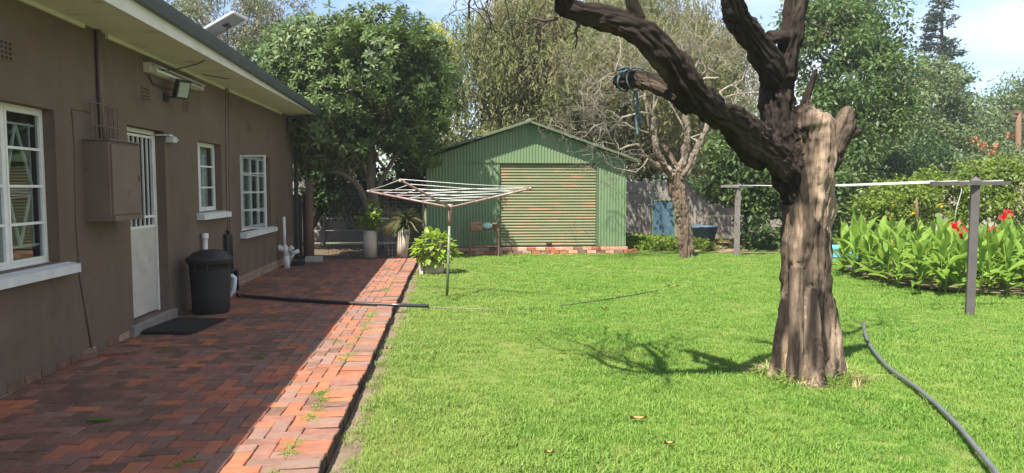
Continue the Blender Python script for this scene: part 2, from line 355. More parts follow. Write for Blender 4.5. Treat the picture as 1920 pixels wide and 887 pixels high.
# ------------------------------------------------------------------ mesh helpers
WLOC = {}
class MB:
    def __init__(s): s.v, s.f, s.mi, s.sm = [], [], [], []
    def add(s, vs, fs, mi=0, smooth=False):
        o = len(s.v); s.v += [tuple(v) for v in vs]
        for f in fs:
            s.f.append(tuple(i + o for i in f)); s.mi.append(mi); s.sm.append(smooth)
        return s
    def box(s, lo, hi, mi=0, rot=None, piv=None):
        x0, y0, z0 = lo; x1, y1, z1 = hi
        vs = [(x0, y0, z0), (x1, y0, z0), (x1, y1, z0), (x0, y1, z0), (x0, y0, z1), (x1, y0, z1), (x1, y1, z1), (x0, y1, z1)]
        if rot is not None:
            p = Vector(piv) if piv is not None else (Vector(lo) + Vector(hi)) / 2
            vs = [p + rot @ (Vector(v) - p) for v in vs]
        return s.add(vs, [(0, 3, 2, 1), (4, 5, 6, 7), (0, 1, 5, 4), (1, 2, 6, 5), (2, 3, 7, 6), (3, 0, 4, 7)], mi)
    def bevbox(s, lo, hi, b=0.004, mi=0, rot=None):
        """box with chamfered top edges and corners"""
        x0, y0, z0 = lo; x1, y1, z1 = hi
        vs = [(x0, y0, z0), (x1, y0, z0), (x1, y1, z0), (x0, y1, z0),
              (x0, y0, z1 - b), (x1, y0, z1 - b), (x1, y1, z1 - b), (x0, y1, z1 - b),
              (x0 + b, y0 + b, z1), (x1 - b, y0 + b, z1), (x1 - b, y1 - b, z1), (x0 + b, y1 - b, z1)]
        if rot is not None:
            p = (Vector(lo) + Vector(hi)) / 2
            vs = [p + rot @ (Vector(v) - p) for v in vs]
        fs = [(8, 9, 10, 11)]
        for i in range(4):
            j = (i + 1) % 4
            fs += [(i, j, 4 + j, 4 + i), (4 + i, 4 + j, 8 + j, 8 + i)]
        return s.add(vs, fs, mi)
    def tube(s, pts, rad, n=8, mi=0, cap=True, smooth=True):
        pts = [Vector(p) for p in pts]
        if not isinstance(rad, (list, tuple)): rad = [rad] * len(pts)
        vs, fs = [], []
        t0 = (pts[1] - pts[0]).normalized()
        u = t0.orthogonal().normalized()
        for i, p in enumerate(pts):
            t = (pts[min(i + 1, len(pts) - 1)] - pts[max(i - 1, 0)])
            if t.length < 1e-9: t = t0
            t = t.normalized()
            u = (u - t * u.dot(t))
            u = u.normalized() if u.length > 1e-6 else t.orthogonal().normalized()
            w = t.cross(u)
            for k in range(n):
                a = 2 * math.pi * k / n
                vs.append(p + (u * math.cos(a) + w * math.sin(a)) * rad[i])
        for i in range(len(pts) - 1):
            for k in range(n):
                a, b = i * n + k, i * n + (k + 1) % n
                fs.append((a, b, b + n, a + n))
        s.add(vs, fs, mi, smooth)
        if cap:
            o = len(s.v) - len(vs)
            s.f.append(tuple(o + k for k in reversed(range(n)))); s.mi.append(mi); s.sm.append(False)
            e = o + (len(pts) - 1) * n
            s.f.append(tuple(e + k for k in range(n))); s.mi.append(mi); s.sm.append(False)
        return s
    def bar(s, p, q, w, h=None, mi=0, up=(0, 0, 1)):
        """rectangular bar from p to q, w wide across and h along up"""
        h = h or w
        p, q = Vector(p), Vector(q); t = (q - p).normalized()
        u = Vector(up); u = u - t * u.dot(t)
        if u.length < 1e-4: u = Vector((1, 0, 0)) - t * t.x
        u = u.normalized(); r = t.cross(u)
        vs = []
        for c in (p, q):
            for a, b in ((-1, -1), (1, -1), (1, 1), (-1, 1)):
                vs.append(c + r * (a * w / 2) + u * (b * h / 2))
        return s.add(vs, [(0, 1, 2, 3), (7, 6, 5, 4), (0, 4, 5, 1), (1, 5, 6, 2), (2, 6, 7, 3), (3, 7, 4, 0)], mi)
    def lathe(s, prof, c=(0, 0, 0), n=28, mi=0, smooth=True, tilt=None):
        vs, fs = [], []
        for r_, z in prof:
            for k in range(n):
                a = 2 * math.pi * k / n
                v = Vector((r_ * math.cos(a), r_ * math.sin(a), z))
                if tilt is not None: v = tilt @ v
                vs.append(v + Vector(c))
        for i in range(len(prof) - 1):
            for k in range(n):
                a, b = i * n + k, i * n + (k + 1) % n
                fs.append((a, b, b + n, a + n))
        return s.add(vs, fs, mi, smooth)
    def mesh(s, name, mats, off=(0, 0, 0)):
        me = bpy.data.meshes.new(name)
        ox, oy, oz = off
        me.from_pydata([(x - ox, y - oy, z - oz) for x, y, z in s.v], [], s.f)
        for m in (mats if isinstance(mats, (list, tuple)) else [mats]): me.materials.append(m)
        me.polygons.foreach_set('material_index', s.mi)
        me.polygons.foreach_set('use_smooth', s.sm)
        me.update()
        return me

def link(name, me, parent=None, loc=(0, 0, 0)):
    o = bpy.data.objects.new(name, me); COL.objects.link(o)
    o.location = loc
    if parent is not None: o.parent = parent
    WLOC[o.name] = Vector(loc) + (WLOC.get(parent.name, Vector()) if parent is not None else Vector())
    return o
def part(name, mb, mats, parent, label=None):
    """mesh in world coordinates, stored relative to its parent's base"""
    o = link(name, mb.mesh(name, mats, WLOC[parent.name]), parent)
    if label: o['label'] = label
    return o
def tag(o, label, cat, group=None, kind=None):
    o['label'] = label; o['category'] = cat
    if group: o['group'] = group
    if kind: o['kind'] = kind
    return o
def thing(name, label, cat, loc, group=None):
    return tag(link(name, None, None, loc), label, cat, group)
def single(name, mb, mats, label, cat, base, group=None):
    o = link(name, mb.mesh(name, mats, base), None, base)
    return tag(o, label, cat, group)
def struct(name, mb, mats):
    o = link(name, mb.mesh(name, mats)); o['kind'] = 'structure'; return o
def shared(name, me, parent, loc, rot=None, scale=None):
    o = bpy.data.objects.new(name, me); COL.objects.link(o)
    o.parent = parent; o.location = loc
    if rot is not None: o.rotation_euler = rot
    if scale is not None: o.scale = scale if hasattr(scale, '__len__') else (scale,) * 3
    return o

def tri_mesh(name, V, T, mat, tint=None, off=(0, 0, 0), smooth=False):
    me = bpy.data.meshes.new(name)
    V = np.asarray(V, np.float32) - np.asarray(off, np.float32); T = np.asarray(T, np.int32)
    me.vertices.add(len(V)); me.vertices.foreach_set('co', V.ravel())
    me.loops.add(T.size); me.loops.foreach_set('vertex_index', T.ravel())
    me.polygons.add(len(T)); me.polygons.foreach_set('loop_start', np.arange(0, T.size, 3, dtype=np.int32))
    me.update(calc_edges=True)
    if smooth: me.polygons.foreach_set('use_smooth', np.ones(len(T), bool))
    if tint is not None:
        a = me.attributes.new('tint', 'FLOAT', 'POINT'); a.data.foreach_set('value', np.asarray(tint, np.float32))
    me.materials.append(mat)
    return me

def unit(a): return a / np.maximum(np.linalg.norm(a, axis=1, keepdims=True), 1e-9)
def leaves(P, D, L, W, U=None, tint=None, fold=0.18, bend=0.0):
    """folded pointed leaves: P base, D axis, L length, W half width; returns V, T, tint"""
    N = len(P); D = unit(D)
    if U is None: U = rng.normal(size=(N, 3))
    S = unit(np.cross(D, U)); Nn = np.cross(S, D)
    L = np.broadcast_to(L, N)[:, None]; W = np.broadcast_to(W, N)[:, None]
    tip = P + D * L; tip[:, 2] -= (bend * L[:, 0])
    mid = P + D * L * 0.45
    a = mid + S * W + Nn * W * fold; b = mid - S * W + Nn * W * fold
    V = np.stack([P, a, tip, b], 1).reshape(-1, 3)
    i = np.arange(N)[:, None] * 4
    T = np.concatenate([i + [[0, 1, 2]], i + [[0, 2, 3]]], 1).reshape(-1, 3)
    if tint is None: tint = rng.random(N)
    return V, T, np.repeat(tint, 4)
def joinlv(*lv):
    Vs, Ts, ts, o = [], [], [], 0
    for V, T, t in lv:
        Vs.append(V); Ts.append(T + o); ts.append(t); o += len(V)
    return np.concatenate(Vs), np.concatenate(Ts), np.concatenate(ts)

def in_ells(ells, n, shell=0.5, gap=0.0, freq=0.8, zmin=None):
    """random points in a set of ellipsoids, pulled to their skins, with noise-cut gaps"""
    vol = np.array([e[1][0] * e[1][1] * e[1][2] for e in ells]) ** 0.67; vol /= vol.sum()
    out = []
    while len(out) < n:
        k = rng.choice(len(ells), p=vol)
        d = rng.normal(size=3); d /= np.linalg.norm(d)
        r = (shell + (1 - shell) * rng.random()) if rng.random() < 0.8 else rng.random()
        p = np.array(ells[k][0]) + d * np.array(ells[k][1]) * r * (0.9 + 0.25 * rng.random())
        if zmin is not None and p[2] < zmin: continue
        if gap and noise.noise(Vector(p * freq)) < gap - 0.5 + 0.0: continue
        out.append(p)
    return np.array(out)

def clumps(C, per, rad, L, W, droop=0.2, spread=1.0, tint_c=0.35, bend=0.15):
    """leaf sprays round clump centres"""
    N = len(C) * per
    c = np.repeat(C, per, 0)
    o = rng.normal(size=(N, 3)); o = unit(o) * (rng.random((N, 1)) ** 0.5)
    P = c + o * rad * np.array([1, 1, 0.7])
    D = o * spread + rng.normal(size=(N, 3)) * 0.6; D[:, 2] -= droop
    tc = np.repeat(rng.random(len(C)), per)
    tint = np.clip(tint_c * tc + (1 - tint_c) * rng.random(N), 0, 1)
    sz = 0.7 + 0.6 * rng.random(N)
    U = np.tile([0, 0, 1.0], (N, 1)) + rng.normal(size=(N, 3)) * 0.7
    return leaves(P, D, L * sz, W * sz, U, tint, bend=bend)

def curve_pts(a, b, n, wob, sag=0.0, seed=0):
    a, b = Vector(a), Vector(b); out = []
    ln = (b - a).length
    for i in range(n + 1):
        t = i / n
        p = a.lerp(b, t)
        w = math.sin(math.pi * t) * wob * ln
        q = Vector((noise.noise(Vector((t * 2.5, seed, 0.3))), noise.noise(Vector((t * 2.5, seed, 7.3))), noise.noise(Vector((t * 2.5, seed, 13.3)))))
        out.append(p + q * w * 1.6 + Vector((0, 0, -sag * ln * math.sin(math.pi * t))))
    return out

def branchy(mb, a, b, r0, r1, depth, wob=0.18, n=6, kids=3, sides=6, lenf=(0.4, 0.75), ang=0.9, seed=[0], tips=None, up=0.1):
    """a wobbling branch with side branches"""
    seed[0] += 1
    pts = curve_pts(a, b, n, wob, 0, seed[0] * 1.37)
    mb.tube(pts, [r0 + (r1 - r0) * i / n for i in range(n + 1)], max(3, sides))
    if tips is not None: tips.append(pts[-1])
    if depth <= 0: return
    ln = (Vector(b) - Vector(a)).length
    for k in range(kids):
        t = 0.35 + 0.62 * (k + random.random()) / kids
        i = min(n - 1, int(t * n)); p = pts[i].lerp(pts[i + 1], t * n - i)
        d = (pts[i + 1] - pts[i]).normalized()
        q = Vector((random.gauss(0, 1), random.gauss(0, 1), random.gauss(0, 1) + up)).normalized()
        q = (q - d * q.dot(d)).normalized()
        dd = (d * math.cos(ang) + q * math.sin(ang)).normalized()
        rr = (r0 + (r1 - r0) * t)
        l2 = ln * random.uniform(*lenf)
        branchy(mb, p, p + dd * l2, rr * 0.62, max(r1 * 0.6, 0.0025), depth - 1, wob, max(4, n - 1), kids, sides - 1, lenf, ang, seed, tips, up)

# ------------------------------------------------------------------ setting: ground sheets
ZL = -0.07            # lawn soil level; brick paving top is z = 0
g = MB(); g.add([(-300, -200, -0.16), (300, -200, -0.16), (300, 400, -0.16), (-300, 400, -0.16)], [(0, 1, 2, 3)])
struct('ground', g, M['ground'])
g = MB()
nx, ny = 40, 50
X0, X1, Y0, Y1 = -0.56, 14.5, -2.0, 17.9
vs = []
def lawn_h(x, y):
    h = 0.03 * noise.noise(Vector((x * 0.5, y * 0.5, 3.1))) * min(1, max(0, (x + 0.56) / 0.8))
    return ZL + h - 0.01 * max(0, (0.0 - x)) 
for j in range(ny + 1):
    for i in range(nx + 1):
        x = X0 + (X1 - X0) * i / nx; y = Y0 + (Y1 - Y0) * j / ny
        vs.append((x, y, lawn_h(x, y)))
g.add(vs, [(j * (nx + 1) + i, j * (nx + 1) + i + 1, (j + 1) * (nx + 1) + i + 1, (j + 1) * (nx + 1) + i) for j in range(ny) for i in range(nx)], 0, True)
struct('lawn', g, M['lawn'])
g = MB(); g.add([(-0.74, -2, -0.09), (-0.40, -2, -0.09), (-0.40, 18.2, -0.09), (-0.74, 18.2, -0.09)], [(0, 1, 2, 3)])
struct('soil_strip', g, M['soil'])
g = MB(); g.add([(-9, 16.15, -0.11), (-0.7, 16.15, -0.11), (-0.7, 22, -0.11), (-9, 22, -0.11)], [(0, 1, 2, 3)])
struct('yard_soil', g, M['dark_soil'])
g = MB(); g.add([(4.1, 17.55, -0.055), (9.4, 17.2, -0.055), (14.2, 18.5, -0.055), (14.2, 21.6, -0.055), (4.1, 21.6, -0.055)], [(0, 1, 2, 3, 4)])
struct('bare_soil', g, M['red_soil'])

# ------------------------------------------------------------------ setting: brick paving
WX = -3.42
BW = 0.1125
def brick_mesh(name, lx, ly, h, b, mat, seed, side=None):
    r = random.Random(seed)
    j = lambda a: r.uniform(-a, a)
    x, y = lx / 2, ly / 2
    mb = MB()
    c = [(-x + j(.004), -y + j(.004)), (0 + j(.01), -y + j(.003)), (x + j(.004), -y + j(.004)), (x + j(.003), 0 + j(.01)), (x + j(.004), y + j(.004)), (0 + j(.01), y + j(.003)), (-x + j(.004), y + j(.004)), (-x + j(.003), j(.01))]
    k = len(c)
    vs = [(p, q, -h) for p, q in c] + [(p, q, -b) for p, q in c]
    for p, q in c:
        l_ = math.hypot(p, q); f = 1 - b * 1.1 / l_
        vs.append((p * f, q * f, j(.0012)))
    fs = [tuple(range(2 * k, 3 * k))]
    for i in range(k):
        n_ = (i + 1) % k
        fs += [(i, n_, k + n_, k + i), (k + i, k + n_, 2 * k + n_, 2 * k + i)]
    mb.add(vs, fs)
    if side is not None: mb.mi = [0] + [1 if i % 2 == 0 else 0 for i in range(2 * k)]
    return mb.mesh(name, [mat, side] if side is not None else mat), mb
bmats = ['brick_orange', 'brick_red', 'brick_dusty', 'brick_dark']
def pick_brick(x, y, r):
    # dustier towards the lawn edge, darker mix painted where the eave shades the path
    u = r.random()
    e = 1 if x > -1.7 else 0
    t = noise.noise(Vector((x * 0.9, y * 0.9, 2))) * 0.35
    u = min(0.999, max(0, u + t))
    if e: return 'brick_orange' if u < 0.38 else 'brick_red' if u < 0.56 else 'brick_dusty' if u < 0.90 else 'brick_dark'
    return 'brick_orange' if u < 0.22 else 'brick_red' if u < 0.64 else 'brick_dusty' if u < 0.70 else 'brick_dark'
BM = {}
for kind, (lx, ly) in {'h': (2 * BW - .006, BW - .006), 'v': (BW - .006, 2 * BW - .006), 's': (BW - .006, BW - .006)}.items():
    for mname in bmats:
        for vv in range(3):
            BM[kind, mname, vv] = brick_mesh('brick', lx, ly, 0.06, 0.005, M[mname], hash((kind, mname, vv)) & 255 if False else len(BM))
path = MB(); path.add([(WX + 0.02, -1.5, -0.022), (-0.82, -1.5, -0.022), (-0.82, 16.2, -0.022), (WX + 0.02, 16.2, -0.022)], [(0, 1, 2, 3)])
path_o = struct('brick_path', path, M['sand'])
rb = random.Random(3)
px1, py0, py1 = -0.966, -1.4, 16.18
px0 = px1 - 23 * BW
ncx, ncy = 23, int((py1 - py0) / BW)
cells = []
inside = lambda i, j: 0 <= i < ncx and 0 <= j < ncy
for j in range(-1, ncy + 1):
    for i in range(-1, ncx + 1):
        k = (i - j) % 4
        x, y = px0 + i * BW, py0 + j * BW
        if k == 0: a, b, kind = (i, j), (i + 1, j), 'h'
        elif k == 3: a, b, kind = (i, j), (i, j + 1), 'v'
        else: continue
        ia, ib = inside(*a), inside(*b)
        if ia and ib:
            cells.append((x + (BW if kind == 'h' else BW / 2), y + (BW / 2 if kind == 'h' else BW), kind))
        elif ia or ib:
            c = a if ia else b
            cells.append((px0 + (c[0] + .5) * BW, py0 + (c[1] + .5) * BW, 's'))
def in_view(x, y, z=0, mx=20, my=30):
    d = CM.transposed() @ Vector((x, y, z - EYE))
    if d.z > -0.1: return False
    u, v = d.x / -d.z * F_PX + PW / 2, PH / 2 - d.y / -d.z * F_PX
    return -mx < u < PW + mx and -20 < v < PH + my
order = sorted(cells, key=lambda c: (not in_view(c[0], c[1]), c[1] + (0 if c[2] != 's' else 0.5)))
rest = MB()
for n_, (x, y, kind) in enumerate(order):
    mname = pick_brick(x, y, rb)
    me, mb = BM[kind, mname, rb.randrange(3)]
    z = rb.uniform(-.003, .003) + 0.006 * noise.noise(Vector((x * 1.3, y * 1.3, 0)))
    rot = (rb.gauss(0, .007), rb.gauss(0, .007), rb.gauss(0, .012))
    if n_ < 300:
        shared('brick', me, path_o, (x, y, z), rot)
    else:
        mt = Euler(rot).to_matrix(); p = Vector((x, y, z))
        rest.add([p + mt @ Vector(v) for v in mb.v], mb.f, bmats.index(mname))
o = part('far_bricks', rest, [M[k] for k in bmats], path_o); o['kind'] = 'stuff'
# soldier course along the lawn, a wavering line
edge = MB(); edge.add([(-0.97, -1.5, -0.03), (-0.79, -1.5, -0.03), (-0.765, 16.2, -0.03), (-0.97, 16.2, -0.03)], [(0, 1, 2, 3)])
edge_o = struct('brick_edging', edge, M['sand'])
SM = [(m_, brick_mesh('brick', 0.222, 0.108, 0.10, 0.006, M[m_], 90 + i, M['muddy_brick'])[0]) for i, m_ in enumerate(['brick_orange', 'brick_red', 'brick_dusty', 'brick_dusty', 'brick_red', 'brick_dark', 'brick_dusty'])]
y = -1.4
while y < 16.15:
    wob = 0.028 * noise.noise(Vector((y * 0.55, 1.5, 0))) + 0.012 * noise.noise(Vector((y * 2.1, 4.5, 0)))
    w = pick_brick(-1, y, rb)
    me = rb.choice([m for n_, m in SM if n_ == w] or [SM[0][1]])
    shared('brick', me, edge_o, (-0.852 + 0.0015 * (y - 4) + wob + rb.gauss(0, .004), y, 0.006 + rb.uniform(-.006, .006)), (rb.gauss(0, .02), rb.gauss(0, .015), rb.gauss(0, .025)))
    y += 0.1145

# ------------------------------------------------------------------ house
house = thing('house', 'brown plastered single storey house with white windows along the brick path', 'house', (-7.0, 7.0, 0))
HY0, HY1 = -5.0, 15.98
TH = 0.24
# openings (y0, y1, z0, z1)
op_w1 = (4.90, 6.56, 0.95, 2.275)
op_door = (7.96, 8.96, 0.115, 2.275)
op_w2 = (10.09, 11.10, 1.265, 2.245)
op_w3 = (12.05, 14.02, 0.87, 2.16)
def wall_holes(mb, xf, th, y0, y1, z0, z1, holes):
    ys = sorted({y0, y1, *[h[0] for h in holes], *[h[1] for h in holes]})
    zs = sorted({z0, z1, *[h[2] for h in holes], *[h[3] for h in holes]})
    xb = xf - th
    solid = lambda i, j: 0 <= i < len(ys) - 1 and 0 <= j < len(zs) - 1 and not any(
        h[0] <= (ys[i] + ys[i + 1]) / 2 <= h[1] and h[2] <= (zs[j] + zs[j + 1]) / 2 <= h[3] for h in holes)
    for i in range(len(ys) - 1):
        for j in range(len(zs) - 1):
            if not solid(i, j): continue
            a, b, c, d = ys[i], ys[i + 1], zs[j], zs[j + 1]
            mb.add([(xf, a, c), (xf, b, c), (xf, b, d), (xf, a, d)], [(0, 1, 2, 3)], 0)
            mb.add([(xb, a, c), (xb, b, c), (xb, b, d), (xb, a, d)], [(3, 2, 1, 0)], 1)
            if not solid(i - 1, j): mb.add([(xf, a, c), (xf, a, d), (xb, a, d), (xb, a, c)], [(0, 1, 2, 3)], 0)
            if not solid(i + 1, j): mb.add([(xf, b, c), (xb, b, c), (xb, b, d), (xf, b, d)], [(0, 1, 2, 3)], 0)
            if not solid(i, j - 1): mb.add([(xf, a, c), (xb, a, c), (xb, b, c), (xf, b, c)], [(0, 1, 2, 3)], 0)
            if not solid(i, j + 1): mb.add([(xf, a, d), (xf, b, d), (xb, b, d), (xb, a, d)], [(0, 1, 2, 3)], 0)
w = MB(); wall_holes(w, WX, TH, HY0, HY1, 0.075, 3.14, [op_w1, op_door, op_w2, op_w3])
part('wall', w, [M['plaster'], M['inner']], house)
w = MB()
w.box((-10.5, HY1 - TH, 0.0), (WX - TH, HY1 - 0.002, 3.15)); w.box((-10.5, HY0, 0.0), (WX - TH, HY0 + TH, 3.15)); w.box((-10.5 - TH, HY0, 0), (-10.5, HY1, 3.15))
part('wall', w, M['plaster'], house)
w = MB()
w.box((-6.2, HY0 + TH, 0.05), (-6.1, HY1 - TH, 3.1)); w.box((-10.5, HY0 + TH, 0.0), (WX - TH, HY1 - TH, 0.04))
for yy in (3.0, 7.3, 9.5, 11.6): w.box((-6.1, yy, 0.05), (WX - TH, yy + .1, 3.1))
part('inner_wall', w, M['inner'], house)
# plinth: painted-over brick course, two courses bare further on
pb = {k: brick_mesh('brick', 0.222, 0.10, 0.075, 0.004, M[k], 40 + i)[0] for i, k in enumerate(['brick_wall', 'brick_red', 'brick_dark', 'plaster'])}
w = MB(); w.box((WX - 0.2, HY0, -0.05), (WX - 0.006, HY1 - 0.01, 0.077)); part('plinth', w, M['mortar'], house)
y = -1.0
hl = WLOC[house.name]
while y < 15.8:
    if not (7.75 < y < 9.05):
        k = rb.choice(['brick_dark', 'brick_dark', 'plaster', 'plaster', 'brick_wall']) if y < 11 else 'brick_wall'
        shared('plinth_brick', pb[k], house, Vector((WX + 0.008 + rb.uniform(-.003, .003), y + 0.11, 0.040)) - hl, (0, R(90), 0), (0.07 / 0.222 * 1.0, 0.98 * 2.2, 0.9))
    if y > 10.9:
        kk = 'brick_wall'
        shared('plinth_brick', pb[kk], house, Vector((WX + 0.007 + rb.uniform(-.002, .002), y + 0.0, 0.118)) - hl, (0, R(90), 0), (0.07 / 0.222, 0.98 * 2.2, 0.9))
    y += 0.232
# door step
w = MB(); w.bevbox((WX - 0.23, 7.86, -0.04), (WX + 0.045, 9.08, 0.112), 0.012); part('door_step', w, M['step_concrete'], house)
# roof, soffit, fascia, gutter
EX = -2.79
def gz(y): return 3.375 - 0.0155 * (y - 7.0)     # gutter lip falls towards the downpipe
w = MB()
ridge = (-7.0, 4.75)
ya, yb2 = HY0 - .3, HY1 + .3
a = [(EX + 0.05, ya, gz(ya) + .004), (ridge[0], ya, ridge[1]), (ridge[0], yb2, ridge[1]), (EX + 0.05, yb2, gz(yb2) + .004)]
b = [(x, y, z - 0.02) for x, y, z in a]
w.add(a + b, [(0, 3, 2, 1), (4, 5, 6, 7), (0, 1, 5, 4), (1, 2, 6, 5), (2, 3, 7, 6), (3, 0, 4, 7)])
a = [(-11.4, ya, 3.2), (ridge[0], ya, ridge[1] - 0.002), (ridge[0], yb2, ridge[1] - 0.002), (-11.4, yb2, 3.2)]
b = [(x, y, z - 0.02) for x, y, z in a]
w.add(a + b, [(0, 1, 2, 3), (7, 6, 5, 4), (4, 5, 1, 0), (5, 6, 2, 1), (6, 7, 3, 2), (7, 4, 0, 3)])
part('roof', w, M['roof_iron'], house)
w = MB(); w.add([(WX - .3, HY1 - .003, 3.15), (-10.5, HY1 - .003, 3.15), (-7.0, HY1 - .003, 4.6), (WX - .3, HY1 - .003, 3.3)], [(0, 1, 2, 3)]); part('gable_wall', w, M['plaster'], house)
y = HY0 - .25; n_ = 0
while y < HY1 + 0.2:
    y2 = min(y + 1.2, HY1 + 0.22)
    w = MB(); w.box((WX - 0.1, y + .005, 3.136 + (n_ % 2) * .003), (EX - 0.013, y2 - .005, 3.146 + (n_ % 2) * .003)); part('soffit_board', w, M['soffit'], house)
    y = y2; n_ += 1
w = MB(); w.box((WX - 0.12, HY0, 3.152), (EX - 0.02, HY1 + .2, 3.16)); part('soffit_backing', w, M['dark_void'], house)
w = MB(); w.add([(x, y, z) for y in (HY0 - .3, HY1 + .22) for x, z in ((EX - .012, 3.115), (EX + .012, 3.115), (EX + .012, gz(y) - .025), (EX - .012, gz(y) - .025))], [(0, 1, 2, 3), (7, 6, 5, 4), (0, 4, 5, 1), (1, 5, 6, 2), (2, 6, 7, 3), (3, 7, 4, 0)]); part('fascia', w, M['fascia'], house)
w = MB(); w.box((WX - .1, HY1 + .22, 3.125), (EX + 0.012, HY1 + .244, 3.27)); part('barge_board', w, M['fascia'], house)
for (a, b) in ((HY0, 7.1), (7.55, 11.3), (11.5, 15.0)):
    w = MB(); w.box((WX + 0.001, a, 3.092), (WX + 0.028, b, 3.134)); part('cornice', w, M['fascia'], house)
w = MB()
prof = [(EX + 0.014, 0.0), (EX + 0.014, -0.125), (EX + 0.075, -0.125), (EX + 0.098, -0.05), (EX + 0.105, 0.0), (EX + 0.092, 0.0), (EX + 0.068, -0.112), (EX + 0.024, -0.112), (EX + 0.024, 0.0)]
rings = []
ysg = [HY0 - .3, 1, 5, 9, 13, HY1 + .28]
vs = [(x, y, gz(y) + z) for y in ysg for x, z in prof]; k = len(prof)
fs = [(i * k + j, i * k + (j + 1) % k, (i + 1) * k + (j + 1) % k, (i + 1) * k + j) for i in range(len(ysg) - 1) for j in range(k)]
e = (len(ysg) - 1) * k
fs += [(e, e + 1, e + 2, e + 3, e + 4)]
w.add(vs, fs)
part('gutter', w, M['gutter'], house)
w = MB(); zg = gz(16.1) - .12
w.tube([(EX + .055, 16.16, zg + .02), (EX + .05, 16.16, zg - .07), (EX - .1, 16.13, zg - .2), (WX + .14, 16.08, zg - .40), (WX + .06, 16.06, zg - .53), (WX + .055, 16.06, 1.5), (WX + .055, 16.06, 0.12), (WX + 0.14, 16.0, 0.04)], 0.045, 12)
part('downpipe', w, M['black_plastic'], house)
# air vents: a frame with rows of slots
def vent(px, py, kx=1.0):
    c = wal(px, py); w = MB()
    hy, hz = 0.105, 0.075 * kx
    for i in range(5):
        z = c.z - hz + 2 * hz * i / 4; w.box((WX - .01, c.y - hy, z - .008), (WX + .007, c.y + hy, z + .008))
    for i in range(5):
        y = c.y - hy + 2 * hy * i / 4; w.box((WX - .01, y - .011, c.z - hz - .006), (WX + .0055, y + .011, c.z + hz + .006))
    w.box((WX - .02, c.y - hy, c.z - hz), (WX + 0.0015, c.y + hy, c.z + hz), 1)
    part('air_vent', w, [M['plaster'], M['dark_void']], house)
for p_ in ((6, 93), (273, 177), (348, 200), (431, 196), (468, 240)): vent(*p_)

def window(op, mulls, rows, r=0.12, skip=None):
    y0, y1, z0, z1 = op; x = WX - r
    f = MB(); t = 0.036
    f.box((x - .02, y0, z0), (x + .02, y0 + t, z1)); f.box((x - .02, y1 - t, z0), (x + .02, y1, z1))
    f.box((x - .019, y0 + t, z0), (x + .019, y1 - t, z0 + t)); f.box((x - .019, y0 + t, z1 - t), (x + .019, y1 - t, z1))
    win = part('window', f, M['white_paint'], house)
    edges = [y0 + t] + mulls + [y1 - t]
    for m in mulls:
        b = MB(); b.box((x - .018, m - .02, z0 + t), (x + .018, m + .02, z1 - t)); part('mullion', b, M['white_paint'], win)
    for i in range(len(edges) - 1):
        if skip == i: continue
        a, bb = edges[i] + (.02 if i else 0), edges[i + 1] - (.02 if i < len(edges) - 2 else 0)
        s_ = MB(); q = 0.022
        s_.box((x - .012, a, z0 + t), (x + .026, a + q, z1 - t)); s_.box((x - .012, bb - q, z0 + t), (x + .026, bb, z1 - t))
        s_.box((x - .011, a + q, z0 + t), (x + .025, bb - q, z0 + t + q)); s_.box((x - .011, a + q, z1 - t - q), (x + .025, bb - q, z1 - t))
        for k in range(1, rows):
            z = z0 + t + (z1 - z0 - 2 * t) * k / rows
            s_.box((x - .008, a + q, z - .011), (x + .022, bb - q, z + .011))
        part('sash', s_, M['white_paint'], win)
        for k in range(rows):
            za = z0 + t + (z1 - z0 - 2 * t) * k / rows + .011; zb = z0 + t + (z1 - z0 - 2 * t) * (k + 1) / rows - .011
            p_ = MB(); p_.box((x + .002, a + q, za), (x + .006, bb - q, zb)); part('pane', p_, M['glass'], win)
    return win
def sill(op, out=0.10, ext=0.10, r=0.12, h=0.075):
    w = MB(); y0, y1, z0 = op[0], op[1], op[2]
    vs = [(WX - r + .021, z0 - .001), (WX + out, z0 - .022), (WX + out, z0 - .022 - h), (WX - r + .021, z0 - .02 - h)]
    w.add([(x, y0 - ext, z) for x, z in vs] + [(x, y1 + ext, z) for x, z in vs], [(0, 3, 2, 1), (4, 5, 6, 7), (0, 1, 5, 4), (1, 2, 6, 5), (2, 3, 7, 6), (3, 0, 4, 7)])
    # only the part in front of the wall runs past the opening
    w = MB()
    w.add([(x, yy, z) for yy in (y0 + .002, y1 - .002) for x, z in [(WX - r + .021, z0 + .004), (WX + .001, z0 - .012), (WX + .001, z0 - .02), (WX - r + .021, z0 - .02)]],
          [(0, 3, 2, 1), (4, 5, 6, 7), (0, 1, 5, 4), (1, 2, 6, 5), (2, 3, 7, 6), (3, 0, 4, 7)])
    w.add([(x, yy, z) for yy in (y0 - ext, y1 + ext) for x, z in [(WX + .001, z0 - .0125), (WX + out, z0 - .03), (WX + out, z0 - .03 - h), (WX + .001, z0 - .03 - h)]],
          [(0, 3, 2, 1), (4, 5, 6, 7), (0, 1, 5, 4), (1, 2, 6, 5), (2, 3, 7, 6), (3, 0, 4, 7)])
    part('window_sill', w, M['sill_paint'], house)
w1 = window(op_w1, [5.44, 6.00], 4)
